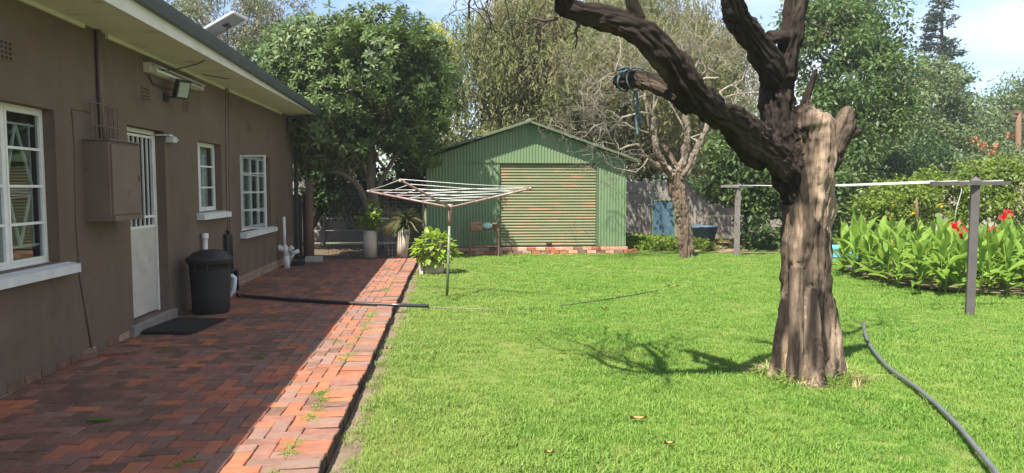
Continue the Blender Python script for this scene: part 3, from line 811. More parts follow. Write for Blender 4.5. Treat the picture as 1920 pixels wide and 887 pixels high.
# burglar bars in the near window: diamonds on two rails
b = MB(); xb = WX - .152
for (a, c) in ((4.95, 5.43), (5.46, 5.98), (6.03, 6.51)):
    m_ = (a + c) / 2; z0, z1 = 0.99, 2.25
    for z in (z0 + .12, z1 - .12): b.bar((xb, a, z), (xb, c, z), .018)
    b.bar((xb, m_ - .02, z1 - .12), (xb, c - .06, (z0 + z1) / 2), .017); b.bar((xb, m_ - .02, z1 - .12), (xb, a + .06, (z0 + z1) / 2), .017)
    b.bar((xb, m_ - .02, z0 + .12), (xb, c - .06, (z0 + z1) / 2), .017); b.bar((xb, m_ - .02, z0 + .12), (xb, a + .06, (z0 + z1) / 2), .017)
    b.bar((xb, c - .07, z0 + .1), (xb, c - .07, z1 - .1), .012)
part('burglar_bars', b, M['white_paint'], w1)
sill(op_w1, 0.11, 0.12)
w2 = window(op_w2, [10.42], 3); sill(op_w2, 0.10, 0.1)
w3 = window(op_w3, [12.54, 13.03, 13.52], 4, skip=0); sill(op_w3, 0.10, 0.08)
b = MB()
for yy in (12.65, 12.8, 12.95, 13.15, 13.3, 13.45, 13.65, 13.8): b.bar((xb, yy, .95), (xb, yy, 2.18), .01)
for zz in (1.2, 1.5, 1.8, 2.05): b.bar((xb, 12.1, zz), (xb, 13.98, zz), .01)
part('burglar_bars', b, M['white_paint'], w3)
# the open casement of window 3 stands square to the wall
s_ = MB(); hy = 12.12; x0, x1, z0, z1 = WX - .02, at(500, 400, 12.12).x, 0.92, 2.14; q = .028
s_.box((x0, hy - .014, z0), (x0 + q, hy + .014, z1)); s_.box((x1 - q, hy - .014, z0), (x1, hy + .014, z1))
s_.box((x0 + q, hy - .013, z0), (x1 - q, hy + .013, z0 + q)); s_.box((x0 + q, hy - .013, z1 - q), (x1 - q, hy + .013, z1))
for k in range(1, 4):
    z = z0 + (z1 - z0) * k / 4; s_.box((x0 + q, hy - .010, z - .011), (x1 - q, hy + .010, z + .011))
cas = part('open_casement', s_, M['white_paint'], house)
for k in range(4):
    za, zb = z0 + (z1 - z0) * k / 4 + .02, z0 + (z1 - z0) * (k + 1) / 4 - .02
    p_ = MB(); p_.box((x0 + q, hy - .002, za), (x1 - q, hy + .002, zb)); part('pane', p_, M['glass'], cas)
p_ = MB(); p_.bar((WX + .02, hy + .05, z0 + .02), (x1 - .05, hy + .02, z0 + .03), .012); part('stay', p_, M['wire'], cas)
# curtains
def curtain(name, label, y0, y1, z0, z1, x):
    w = MB(); n_ = int((y1 - y0) / .012); vs = []
    for i in range(n_ + 1):
        y = y0 + (y1 - y0) * i / n_; xx = x + .018 * math.sin(y * 62) + .01 * math.sin(y * 27)
        vs += [(xx, y, z0), (xx, y, z1)]
    w.add(vs, [(2 * i, 2 * i + 2, 2 * i + 3, 2 * i + 1) for i in range(n_)], 0, True)
    return single(name, w, M['curtain'], label, 'curtain', (x, (y0 + y1) / 2, z0))
curtain('curtain', 'pale net curtain hanging inside the near window at the left edge', 4.8, 6.22, 0.9, 2.35, WX - .215)
curtain('curtain', 'pale net curtain inside the small closed window beside the door', 10.0, 11.2, 1.2, 2.32, WX - .215)
curtain('curtain', 'pale net curtain inside the window with the open casement', 12.0, 13.3, 0.85, 2.28, WX - .215)

# security gate of the door
xg = WX - .13
f = MB(); y0, y1, z0, z1 = op_door
f.box((xg - .02, y0 + .003, z0), (xg + .02, y0 + .05, z1 - .003)); f.box((xg - .02, y1 - .05, z0), (xg + .02, y1 - .003, z1 - .003)); f.box((xg - .019, y0 + .05, z1 - .05), (xg + .019, y1 - .05, z1 - .003))
gate = part('door', f, M['white_paint'], house)
gy0, gy1, zs_ = y0 + .055, y1 - .055, 1.13
b = MB(); b.box((xg - .012, gy0, z0 + .02), (xg + .016, gy1, zs_)); part('door_panel', b, M['door_paint'], gate)
b = MB(); b.box((xg - .015, gy0, zs_ + .001), (xg + .019, gy0 + .03, z1 - .055)); b.box((xg - .015, gy1 - .03, zs_ + .001), (xg + .019, gy1, z1 - .055))
for z in (z1 - .08, zs_ + .015, zs_ + .13): b.box((xg - .014, gy0 + .03, z - .014), (xg + .018, gy1 - .03, z + .014))
part('gate_frame', b, M['white_paint'], gate)
for k in range(1, 7):
    y = gy0 + .03 + (gy1 - gy0 - .06) * k / 7
    b = MB(); b.box((xg - .008, y - .008, zs_ + .03), (xg + .010, y + .008, z1 - .094)); part('gate_bar', b, M['white_paint'], gate)
b = MB(); b.box((xg - .09, gy0, z0), (xg - .06, gy1, z1 - .05)); part('dark_backing', b, M['dark_void'], gate)  # near-black sheet painting the unlit inside behind the bars
b = MB(); p_ = wal(318, 257, WX + .05)
yd = op_door[1]; b.box((WX - .10, yd - .04, 2.225), (WX + .08, yd + .06, 2.24), 0); b.box((WX + .003, yd + .03, 2.15), (WX + .09, yd + .15, 2.222), 1); b.tube([(WX + .045, yd + .15, 2.19), (WX + .05, yd + .28, 2.19)], .018, 8, 1)
single('door_closer', b, [M['white_paint'], M['alu']], 'small grey metal fitting at the top corner of the door', 'fitting', (WX, op_door[1], 2.2))

# meter box on the wall
mbx = thing('meter_box', 'brown metal meter box fixed on the wall left of the door', 'meter box', (WX, 7.36, 1.28))
my0, my1 = 7.03, 7.69
b = MB(); b.box((WX + .001, my0, 1.28), (WX + .225, my1, 2.045)); part('casing', b, M['brown_metal'], mbx)
b = MB(); b.box((WX + .226, my0 + .03, 1.34), (WX + .242, my1 - .015, 2.015)); part('box_door', b, M['brown_metal'], mbx)
b = MB(); b.box((WX + .001, my0 - .02, 2.046), (WX + .255, my1 + .02, 2.06)); part('box_roof', b, M['brown_metal'], mbx)
b = MB(); b.box((WX + .243, my1 - .07, 1.66), (WX + .258, my1 - .05, 1.73)); part('latch', b, M['brown_metal'], mbx)
b = MB(); b.bar((WX + .243, my0 + .02, 1.31), (WX + .243, my1, 1.305), .03, .05); part('drip_edge', b, M['brown_metal'], mbx)
b = MB(); c1 = wal(187, 150, WX + .03).y
b.tube([(WX + .03, c1, 3.13), (WX + .03, c1, 2.5), (WX + .035, c1 + .03, 2.062)], .024, 8); b.tube([(WX + .03, c1 + .055, 3.13), (WX + .03, c1 + .05, 2.5), (WX + .035, c1 + .07, 2.062)], .012, 8)
single('conduit', b, M['brown_metal'], 'brown conduit running from the eave down into the meter box', 'conduit', (WX, c1, 2.06))
b = MB()
for k in range(7): y = 7.1 + k * .09; b.bar((WX + .05, y, 2.062), (WX + .05, y, 2.42 - .02 * (k % 2)), .009)
for z in (2.2, 2.41): b.bar((WX + .058, 7.07, z), (WX + .058, 7.67, z), .009)
single('wire_grid', b, M['brown_metal'], 'brown wire grid standing on top of the meter box', 'wire grid', (WX, 7.36, 2.06))
b = MB(); b.tube([wal(135, 205, WX + .006), wal(140, 270, WX + .006), wal(143, 420, WX + .006), wal(150, 520, WX + .006), wal(172, 655, WX + .006)], .009, 6)
b.tube([wal(135, 205, WX + .006), wal(160, 207, WX + .006), wal(172, 214, WX + .006)], .007, 6)
single('wall_cable', b, M['plaster'], 'thin painted-over cable down the wall between near window and meter box', 'cable', (WX, 6.7, .1))
# painted-over pipe chase with rust between the two small windows
b = MB(); b.tube([wal(424, 168, WX + .012), wal(425, 300, WX + .012), wal(427, 400, WX + .012), wal(429, 470, WX + .012)], .011, 8); b.tube([wal(429, 168, WX + .012), wal(430, 300, WX + .01), wal(431, 430, WX + .01)], .008, 8)
single('wall_pipe', b, pmat('rusty_brown_paint', [(0.185, 0.138, 0.11), (0.235, 0.18, 0.147)], scale=2, rough=0.8, grime=(7, 0.5, 0.66, (0.23, 0.115, 0.07))), 'brown painted pipes with rust stains between the two further windows', 'pipe', (WX, 11.2, .9))

# lamps under the eave
tl = thing('tube_light', 'long white fluorescent tube light under the eave above the door', 'light', (WX, 9.0, 2.95))
p0, p1 = wal(279, 132, WX + .06), wal(371, 158, WX + .06); zt = (p0.z + p1.z) / 2
b = MB(); b.box((WX + .001, p0.y, zt - .05), (WX + .075, p1.y, zt + .055)); part('casing', b, M['lamp_white'], tl)
b = MB()
vs = [(WX + .078, zt + .06), (WX + .17, zt + .01), (WX + .168, zt + .004), (WX + .078, zt + .052)]
b.add([(x, y, z) for y in (p0.y + .02, p1.y - .02) for x, z in vs], [(0, 1, 2, 3), (7, 6, 5, 4), (0, 4, 5, 1), (1, 5, 6, 2), (2, 6, 7, 3), (3, 7, 4, 0)]); part('reflector', b, M['lamp_white'], tl)
b = MB(); b.tube([(WX + .11, p0.y + .06, zt - .02), (WX + .11, p1.y - .06, zt - .02)], .019, 12); part('tube', b, M['lamp_lens'], tl)
b = MB(); b.box((WX + .076, p0.y + .02, zt - .05), (WX + .14, p0.y + .055, zt + .02)); b.box((WX + .076, p1.y - .055, zt - .05), (WX + .14, p1.y - .02, zt + .02)); part('lamp_holder', b, M['lamp_white'], tl)
fl = thing('floodlight', 'small black floodlight on the wall in front of the tube light', 'floodlight', (WX, 8.95, 2.7))
rt = Euler((R(0), R(18), R(-28))).to_matrix(); c = wal(342, 168, WX + .20)
def rbox(mb, lo, hi, mi=0): mb.box(lo, hi, mi, rt, (0, 0, 0)); n8 = mb.v[-8:]; mb.v[-8:] = [tuple(Vector(v) + c) for v in n8]
b = MB(); rbox(b, (-.03, -.095, -.115), (.02, .095, .115))
for k in range(6): rbox(b, (-.055, -.08 + k * .03, -.09), (-.0305, -.07 + k * .03, .09))
part('housing', b, M['black_plastic'], fl)
b = MB(); rbox(b, (.0205, -.075, -.09), (.026, .075, .09)); part('lens', b, M['flood_lens'], fl)
b = MB(); b.bar((WX + .001, c.y - .02, c.z - .1), (c.x - .02, c.y, c.z - .08), .03, .02); b.box((WX + .001, c.y - .08, c.z - .15), (WX + .02, c.y + .05, c.z - .05)); part('bracket', b, M['black_plastic'], fl)
b = MB()
b.tube([wal(279, 140, WX + .02), wal(285, 155, WX + .02), wal(305, 165, WX + .03), wal(325, 168, WX + .08)], .008, 6)
e0 = wal(408, 100, EX - .02)
b.tube([wal(300, 132, WX + .1), wal(330, 130, WX + .25), wal(370, 120, WX + .42), e0], .007, 6)
b.tube([e0, e0 + Vector((.04, .03, 0)), e0 + Vector((.12, .06, .2))], .007, 6)
single('lamp_cable', b, M['cable'], 'black cable looping from the tube light to the eave', 'cable', (WX, 8.8, 2.9))
b = MB(); b.tube([wal(380, 140, WX + .12), wal(425, 148, WX + .3), wal(455, 142, EX - .1), wal(465, 135, EX - .02)], .006, 6)
single('eave_cable', b, M['cable'], 'thin black cable slung below the eave boards right of the lights', 'cable', (WX + .3, 11, 3.1))

# solar panel raised on the roof
A_, B_, C_ = at(375, 58, 10.9), at(437, 22, 10.6), at(463, 36, 11.25)
A_ = B_ + (A_ - B_).normalized() * 1.05
D_ = A_ + (C_ - B_)
sp = thing('solar_panel', 'tilted solar panel on the house roof seen from below', 'solar panel', (-4.2, 11, 3.6))
nrm = (B_ - A_).cross(D_ - A_).normalized(); nrm = nrm if nrm.z > 0 else -nrm
def slab(mb, q, t0, t1, mi=0):
    mb.add([p + nrm * t0 for p in q] + [p + nrm * t1 for p in q], [(0, 3, 2, 1), (4, 5, 6, 7), (0, 1, 5, 4), (1, 2, 6, 5), (2, 3, 7, 6), (3, 0, 4, 7)], mi)
cc = (A_ + B_ + C_ + D_) / 4
inn = [cc + (p - cc) * .94 for p in (A_, B_, C_, D_)]
b = MB(); slab(b, inn, .002, .008); part('back_sheet', b, M['panel_back'], sp)
b = MB(); slab(b, inn, .0085, .016); part('cells', b, M['cells'], sp)
b = MB()
for p, q in ((A_, B_), (B_, C_), (C_, D_), (D_, A_)): b.bar(p, q, .03, .028, 0, nrm)
part('frame', b, M['alu'], sp)
b = MB(); q = A_.lerp(D_, .15).lerp(B_, .45); b.bar(q, q + Vector((-.12, 0, -.62)), .035, .035); q2 = D_.lerp(C_, .45); b.bar(q2, q2 + Vector((-.12, 0, -.62)), .035, .035)
b.bar(A_, A_ + Vector((-.05, 0, -.25)), .03); part('stand', b, M['alu'], sp)
b = MB(); j_ = cc - nrm * .012 + (C_ - B_) * .1 + (B_ - A_) * .2; b.box(tuple(j_ - Vector((.05, .06, .015))), tuple(j_ + Vector((.05, .06, .012)))); b.tube([j_, j_ + Vector((-.02, .1, -.25)), j_ + Vector((-.2, .12, -.6))], .008, 6); part('junction_box', b, M['cable'], sp)

# ------------------------------------------------------------------ things along the house
p = gnd(394, 592)
bx, by = -3.06, 9.36
bn = thing('rubbish_bin', 'black plastic rubbish bin with domed lid standing against the brown wall', 'bin', (bx, by, 0))
b = MB(); b.lathe([(0, .004), (.215, .004), (.225, .02), (.232, .2), (.248, .55), (.255, .63), (.272, .635), (.274, .675), (.26, .68)], (bx, by, 0), 40)
part('body', b, M['black_plastic'], bn)
b = MB(); b.lathe([(.282, .665), (.289, .672), (.289, .70), (.278, .715), (.24, .735), (.21, .77), (.12, .805), (.0, .815)], (bx, by, 0), 40); part('lid', b, M['black_plastic'], bn)
for ang in (-95, 85):
    a = R(ang); d = Vector((math.cos(a), math.sin(a), 0)); t_ = Vector((-d.y, d.x, 0)); c = Vector((bx, by, 0)) + d * .255
    b = MB(); b.tube([c + t_ * .075 + Vector((0, 0, .65)), c + t_ * .075 + d * .03 + Vector((0, 0, .56)), c - t_ * .075 + d * .03 + Vector((0, 0, .56)), c - t_ * .075 + Vector((0, 0, .65))], .012, 8); part('handle', b, M['black_plastic'], bn)
b = MB(); rz = R(-6); q = [gnd(275, 627), gnd(384, 627), gnd(402, 601), gnd(313, 599)]
mt_c = sum(q, Vector()) / 4
mat_o = thing('doormat', 'black rubber doormat lying on the bricks before the door', 'doormat', (mt_c.x, mt_c.y, 0.012))
ux = ((q[1] - q[0]) + (q[2] - q[3])).normalized(); uy = Vector((-ux.y, ux.x, 0))
def mp_(a, b_, z): v = mt_c + ux * a + uy * b_; return (v.x, v.y, z)
b = MB(); b.add([mp_(a, c_, z) for z in (.010, .024) for a, c_ in ((-.31, -.43), (.31, -.43), (.31, .43), (-.31, .43))], [(4, 5, 6, 7), (0, 1, 5, 4), (1, 2, 6, 5), (2, 3, 7, 6), (3, 0, 4, 7)]); part('base', b, M['rubber'], mat_o)
b = MB()
for i in range(18): a = -.28 + i * .033; b.add([mp_(a + dx, c_, z) for z in (.025, .031) for dx, c_ in ((0, -.40), (.018, -.40), (.018, .40), (0, .40))], [(4, 5, 6, 7), (0, 1, 5, 4), (1, 2, 6, 5), (2, 3, 7, 6), (3, 0, 4, 7)])
part('ribs', b, M['rubber'], mat_o)
# brick fragment by the wall
q = gnd(168, 672); b = MB(); b.bevbox((q.x - .07, q.y - .05, 0.005), (q.x + .06, q.y + .05, .075), .012, 0, Euler((0, 0, .4)).to_matrix())
single('brick_fragment', b, M['brick_dusty'], 'broken pale brick end lying at the foot of the near wall', 'brick', (q.x, q.y, 0))
q = gnd(212, 664); b = MB(); b.bevbox((q.x - .14, q.y - .05, 0.005), (q.x + .14, q.y + .05, .035), .006, 0, Euler((0, 0, .25)).to_matrix())
single('loose_brick', b, M['brick_red'], 'loose red brick lying flat beside the broken brick at the wall', 'brick', (q.x, q.y, 0))
# waste pipes by the bin
b = MB()
yb = 10.45
yv = wal(385, 462, WX + .06).y; b.tube([(WX + .06, yv, .12), (WX + .06, yv, .93)], .032, 12); b.lathe([(.045, .9), (.045, .97), (0, .975)], (WX + .06, yv, 0), 16)
single('vent_pipe', b, M['white_plastic'], 'white capped pipe end sticking up behind the bin', 'pipe', (WX + .06, yv, 0))
b = MB()
yw = wal(427, 500, WX + .05).y
for yy, z0, z1, r_ in ((yw, .0, .80, .035), (yw + .12, .25, .86, .026), (yw + .22, .3, .80, .02)): b.tube([(WX + .05, yy, z0), (WX + .05, yy, z1), (WX + .045, yy + .02, z1 + .06), (WX - .02, yy + .03, z1 + .07)], r_, 10)
b.tube([(WX + .06, yw - .1, .33), (WX + .12, yw, .33), (WX + .12, yw + .17, .33), (WX + .12, yw + .2, .02)], .034, 10)
single('waste_pipe', b, M['black_plastic'], 'black waste pipes running down the wall right behind the bin', 'pipe', (WX + .06, 10.6, 0))
b = MB(); tx, ty = -3.2, 10.25
q0, q1, q2, q3 = at(427, 518, 10.4), at(440, 521, 10.4), at(438, 545, 10.4), at(428, 556, 10.4)
b.tube([q0 + Vector((-.12, 0, .0)), q0, (q0 + q1) / 2 + Vector((0.02, 0, .01)), q1, q1.lerp(q2, .5), q2, q3.lerp(q2, .4), q3 + Vector((-.0, 0, .0)), q3 + Vector((-.02, 0, -.03))], .034, 12)
single('trap_pipe', b, M['pale_plastic'], 'pale S shaped trap pipe right of the bin', 'pipe', (q3.x, q3.y, 0))
b = MB()
gp = gnd(538, 502)
gx, gy = gp.x, gp.y
b.tube([(gx, gy, -.02), (gx, gy, .26)], .062, 16); b.tube([(gx, gy, .255), (gx, gy, .275)], .07, 16); b.tube([(gx, gy, .27), (gx - .01, gy, .36), (gx - .04, gy, .46)], [.062, .062, .04], 16)
b.tube([(gx - .035, gy, .4), (gx - .04, gy, 1.02)], .031, 12); b.tube([(gx + .01, gy, .36), (gx - .13, gy + .01, .40), (WX, gy + .02, .40)], .055, 14); b.tube([(gx - .12, gy + .01, .40), (gx - .15, gy + .01, .40)], .066, 14)
b.tube([(gx, gy, .30), (gx + .1, gy, .40), (gx + .12, gy, .42)], .05, 14); b.tube([(gx + .09, gy - .02, .28), (gx + .24, gy + .02, .34)], .04, 10); b.tube([(gx + .04, gy, .16), (gx + .15, gy, .29)], .03, 10)
single('drain_gully', b, M['white_plastic'], 'white plastic drain stack with angled arms at the wall corner', 'drain pipe', (gx, gy, 0))
b = MB()
q = gnd(590, 490); b.bevbox((q.x - .2, q.y - .12, -.02), (q.x + .17, q.y + .14, .11), .02, 0, Euler((0, 0, .15)).to_matrix())
single('concrete_block', b, M['concrete'], 'grey concrete block on the bricks beyond the drain pipe', 'block', (q.x, q.y, 0))
b = MB(); q = gnd(560, 498); b.bevbox((q.x - .13, q.y - .1, -.01), (q.x + .12, q.y + .1, .09), .02); single('drain_grid', b, M['black_plastic'], 'small black drain box beside the white drain stack', 'drain', (q.x, q.y, 0))
# long black drain hose across the bricks
b = MB(); pts = [gnd(444, 555, .03), gnd(470, 556, .028), gnd(540, 561, .028), gnd(610, 566, .028), gnd(680, 569.5, .028), gnd(745, 572, .028), gnd(804, 574, .0)]
pts[0].z = .045
fine = []
for i in range(len(pts) - 1):
    for k in range(6): fine.append(pts[i].lerp(pts[i + 1], k / 6))
fine.append(pts[-1])
b.tube(fine, .025, 12); b.tube([fine[0], fine[2]], .031, 12)
single('drain_hose', b, M['black_pipe'], 'long straight black drain hose lying across the brick path', 'hose', (-2.2, 10, 0))
b = MB(); pts = [gnd(804, 574, -.03), gnd(860, 575, -.032), gnd(930, 577, -.03), gnd(1000, 577, -.028), gnd(1085, 567, -.028), gnd(1160, 556, -.03), gnd(1235, 543, -.035)]
fine = []
for i in range(len(pts) - 1):
    for k in range(6):
        t = i + k / 6; a0, a1, a2, a3 = pts[max(i - 1, 0)], pts[i], pts[i + 1], pts[min(i + 2, len(pts) - 1)]; u = k / 6
        fine.append(0.5 * ((2 * a1) + (-a0 + a2) * u + (2 * a0 - 5 * a1 + 4 * a2 - a3) * u * u + (-a0 + 3 * a1 - 3 * a2 + a3) * u ** 3))
fine.append(pts[-1])
b.tube([p - Vector((0, 0, .024 if i_ < 16 else .014)) for i_, p in enumerate(fine)], .008, 8)
single('thin_hose', b, M['black_pipe'], 'thin dark hose half sunk in the lawn beyond the black drain hose', 'hose', (1, 9.6, -.03))
# grey hose on the lawn at right
ctrl = [gnd(1620, 606, .03), gnd(1621, 622, .0), gnd(1633, 650, -.01), gnd(1665, 688, -.012), gnd(1712, 722, -.012), gnd(1760, 762, -.012), gnd(1800, 803, -.012), gnd(1832, 842, -.012), gnd(1868, 887, -.012), gnd(1920, 965, -.012), gnd(1975, 1060, -.015)]
def spline(pts, m):
    out = []
    for i in range(len(pts) - 1):
        a0, a1, a2, a3 = pts[max(i - 1, 0)], pts[i], pts[i + 1], pts[min(i + 2, len(pts) - 1)]
        for k in range(m):
            u = k / m
            out.append(0.5 * ((2 * a1) + (-a0 + a2) * u + (2 * a0 - 5 * a1 + 4 * a2 - a3) * u * u + (-a0 + 3 * a1 - 3 * a2 + a3) * u ** 3))
    return out + [pts[-1]]
b = MB(); b.tube(spline(ctrl, 6), .0165, 10)
single('garden_hose', b, M['hose'], 'grey garden hose curving over the lawn right of the big trunk', 'hose', (4.2, 5.5, -.02))

# ------------------------------------------------------------------ green shed
SY = 17.7
sx0, sx1 = at(800, 470, SY).x, at(1173, 470, SY).x
ap = at(993, 230, SY); apx = (sx0 + sx1) / 2 + .02; apz = 3.20
ez = 2.31
shed = thing('shed', 'green corrugated iron garage shed with a weathered roller door', 'shed', (apx, SY, 0))
dx0, dx1, dz0, dz1 = at(937, 400, SY).x, at(1118, 400, SY).x, 0.135, 2.255
def zroof(x): return ez + (apz - ez) * (1 - abs(x - apx) / ((sx1 - sx0) / 2))
def corr(mb, x0, x1, zb, zt, y, flip=False, amp=.0085, pit=.0762):
    n_ = max(4, int(round((x1 - x0) / pit * 8))); vs = []
    for i in range(n_ + 1):
        x = x0 + (x1 - x0) * i / n_; yy = y - amp * math.cos(2 * math.pi * x / pit)
        zt_ = zt(x) if callable(zt) else zt
        vs += [(x, yy, zb), (x, yy, zt_)]
    mb.add(vs, [(2 * i, 2 * i + 2, 2 * i + 3, 2 * i + 1) for i in range(n_)], 0, True)
seam = 2.275
cuts_l = np.linspace(sx0, dx0 - .04, 3); cuts_r = [dx1 + .04, sx1]
for a, b_ in list(zip(cuts_l[:-1], cuts_l[1:])) + [tuple(cuts_r)]:
    b = MB(); corr(b, a, b_, .12, seam, SY + (.003 if a == cuts_l[1] else 0)); part('corrugated_sheet', b, M['green_iron'], shed)
gc = np.linspace(sx0 - .01, sx1 + .01, 8)
for i in range(7):
    b = MB(); corr(b, gc[i], gc[i + 1], seam - .06, lambda x: zroof(x) + .0, SY - .022 - (.003 if i % 2 else 0)); part('gable_sheet', b, M['green_iron'], shed)
# door frame, slats
b = MB(); b.box((dx0 - .045, SY - .01, .12), (dx0, SY + .10, dz1)); b.box((dx1, SY - .01, .12), (dx1 + .045, SY + .10, dz1)); b.box((dx0 - .045, SY - .008, dz1 + .001), (dx1 + .045, SY + .10, dz1 + .05)); part('door_frame', b, M['green_trim'], shed)
ns = 29; sh = (dz1 - dz0) / ns
b = MB(); pr = [(0, 0), (-.010, .012), (-.021, sh * .35), (-.021, sh * .62), (-.010, sh - .014), (0.004, sh - .002)]
b.add([(x, y_, z) for x in (0, dx1 - dx0 - .012) for y_, z in pr], [(i, i + 6, i + 7, i + 1) for i in range(5)], 0, False)
slat_me = b.mesh('door_slat', M['green_slat'])
sl = WLOC[shed.name]
for k in range(ns): shared('door_slat', slat_me, shed, Vector((dx0 + .006 + rb.uniform(-.003, .003), SY + .055, dz0 + k * sh)) - sl, (rb.gauss(0, .02), rb.gauss(0, .0006), 0))
b = MB(); b.box((dx0, SY + .07, .12), (dx1, SY + .09, dz1)); part('door_backing', b, M['dark_void'], shed)
b = MB(); b.box((dx0 + 1.18, SY + .0, .15), (dx0 + 1.32, SY + .034, .20)); b.tube([(dx0 + 1.2, SY - .015, .19), (dx0 + 1.3, SY - .015, .19)], .012, 8); part('padlock', b, M['cable'], shed)
# side and back walls
b = MB()
def corr_y(mb, x, y0, y1, z0, z1):
    n_ = int((y1 - y0) / .0762 * 6); vs = []
    for i in range(n_ + 1):
        y = y0 + (y1 - y0) * i / n_; vs += [(x + .0085 * math.cos(2 * math.pi * y / .0762), y, z0), (x + .0085 * math.cos(2 * math.pi * y / .0762), y, z1)]
    mb.add(vs, [(2 * i, 2 * i + 2, 2 * i + 3, 2 * i + 1) for i in range(n_)], 0, True)
corr_y(b, sx0 + .01, SY + .01, SY + 5.6, .1, ez - .02); corr_y(b, sx1 - .01, SY + .01, SY + 5.6, .1, ez - .02); b.box((sx0 + .03, SY + 5.55, .1), (sx1 - .03, SY + 5.6, ez)); part('side_wall', b, M['green_iron'], shed)
# roof: two corrugated slopes with overhang
for s_, xe, zo in ((-1, at(783, 292, SY - .25).x, at(783, 292, SY - .25).z), (1, at(1197, 299, SY - .25).x, at(1197, 299, SY - .25).z)):
    b = MB(); n_ = 8 * 78; vs = []
    y0, y1 = SY - .27, SY + 5.8
    zt = apz + .05
    ny_ = int((y1 - y0) / .0762 * 6)
    for i in range(ny_ + 1):
        y = y0 + (y1 - y0) * i / ny_; w_ = .0085 * math.cos(2 * math.pi * y / .0762)
        vs += [(xe, y, zo + w_), (apx, y, zt + w_)]
    b.add(vs, [(2 * i, 2 * i + 2, 2 * i + 3, 2 * i + 1) for i in range(ny_)], 0, True)
    part('roof_slope', b, M['shed_roof'], shed)
    b = MB(); b.bar((xe, SY - .262, zo - .03), (apx + s_ * .005, SY - .262, zt - .03), .035, .045); part('barge_board', b, M['green_trim'], shed)
    b = MB()
    for k in range(3):
        x_ = xe + (apx - xe) * (.12 + k * .36); z_ = zo + (zt - zo) * (.12 + k * .36) - .05
        b.box((x_ - .025, SY - .24, z_ - .05), (x_ + .025, SY + 5.6, z_)); 
    part('purlin', b, M['timber'], shed)
b = MB(); b.tube([(apx, SY - .29, apz + .06), (apx, SY + 5.8, apz + .06)], .045, 8); part('ridge_cap', b, M['shed_roof'], shed)
# brick base
b = MB(); b.box((sx0 - .03, SY - .06, -.14), (sx1 + .03, SY + 5.6, .105)); part('base_slab', b, M['mortar'], shed)
sb = [brick_mesh('base_brick', .222, .10, .075, .006, M[k], 60 + i)[0] for i, k in enumerate(['brick_shed', 'brick_shed', 'brick_orange', 'brick_dusty'])]
for row in range(3):
    x = sx0 - .08 + (.115 if row % 2 else 0)
    while x < sx1 + .02:
        if x > sx0 - .1:
            shared('base_brick', rb.choice(sb), shed, Vector((x + .11, SY - .135 + rb.uniform(-.006, .006), .115 - row * .083 + rb.uniform(-.003, .003))) - sl, (rb.gauss(0, .02), rb.gauss(0, .012), rb.gauss(0, .02)))
        x += .234
for i, (px_, py_, lab) in enumerate(((1180, 463, 'broken orange brick leaning at the right corner of the shed'), (1190, 468, 'smaller broken brick on the soil right of the shed corner'))):
    q = gnd(px_, py_ + 4, -.04); b = MB(); b.bevbox((q.x - .1, q.y - .05, q.z), (q.x + .1 - .05 * i, q.y + .05, q.z + .075), .012, 0, Euler((.3 * (1 - i), .35 - .3 * i, .6)).to_matrix())
    single('loose_brick', b, M['brick_orange'], lab, 'brick', (q.x, q.y, q.z), 'bricks beside the shed')

# rusty stand before the shed with pots on it
t0, t1 = at(881, 480, 17.15), at(934, 478, 17.15)
stand = thing('metal_stand', 'rusty metal frame stand against the left front of the shed', 'stand', ((t0.x + t1.x) / 2, 17.2, -.07))
for xx in (t0.x, t1.x):
    for yy in (17.05, 17.38):
        b = MB(); b.bar((xx, yy, -.1), (xx, yy, .66 if yy < 17.2 else .60), .028, .028); part('leg', b, M['rust'], stand)
b = MB(); b.box((t0.x, 17.03, .565), (t1.x, 17.40, .582))
part('shelf', b, M['rust'], stand)
for yy in (17.05, 17.38): b = MB(); b.bar((t0.x, yy, .19), (t1.x, yy, .19), .022, .022); part('rail', b, M['rust'], stand)
def rotated_lathe(prof, c, rot, n=18):
    b = MB(); b.lathe(prof, c, n, 0, True, rot); return b
b = MB(); q = at(891, 427, 17.15)
b.bevbox((t0.x + .03, 17.08, .585), (t0.x + .30, 17.3, .70), .01); b.bar((t0.x + .0, 17.1, .73), (t0.x + .3, 17.2, .76), .05)
single('timber_offcut', b, M['terracotta'], 'reddish brown block on the left end of the rusty stand', 'block', (t0.x + .16, 17.2, .583))
b = rotated_lathe([(0, -.12), (.05, -.12), (.085, -.05), (.09, .03), (.06, .10), (.045, .13), (.0, .13)], (t0.x + .42, 17.2, .672), Euler((0, R(88), R(8))).to_matrix())
single('teal_vase', b, M['teal'], 'pale teal vase lying on its side on the rusty stand', 'vase', (t0.x + .42, 17.2, .583))
b = rotated_lathe([(0, -.07), (.05, -.07), (.065, .06), (.075, .06), (.075, .085), (.06, .085), (.0, .05)], (t0.x + .61, 17.2, .656), Euler((0, 0, 0)).to_matrix())
single('clay_pot', b, M['terracotta'], 'small terracotta pot on the right end of the rusty stand', 'pot', (t0.x + .61, 17.2, .583))

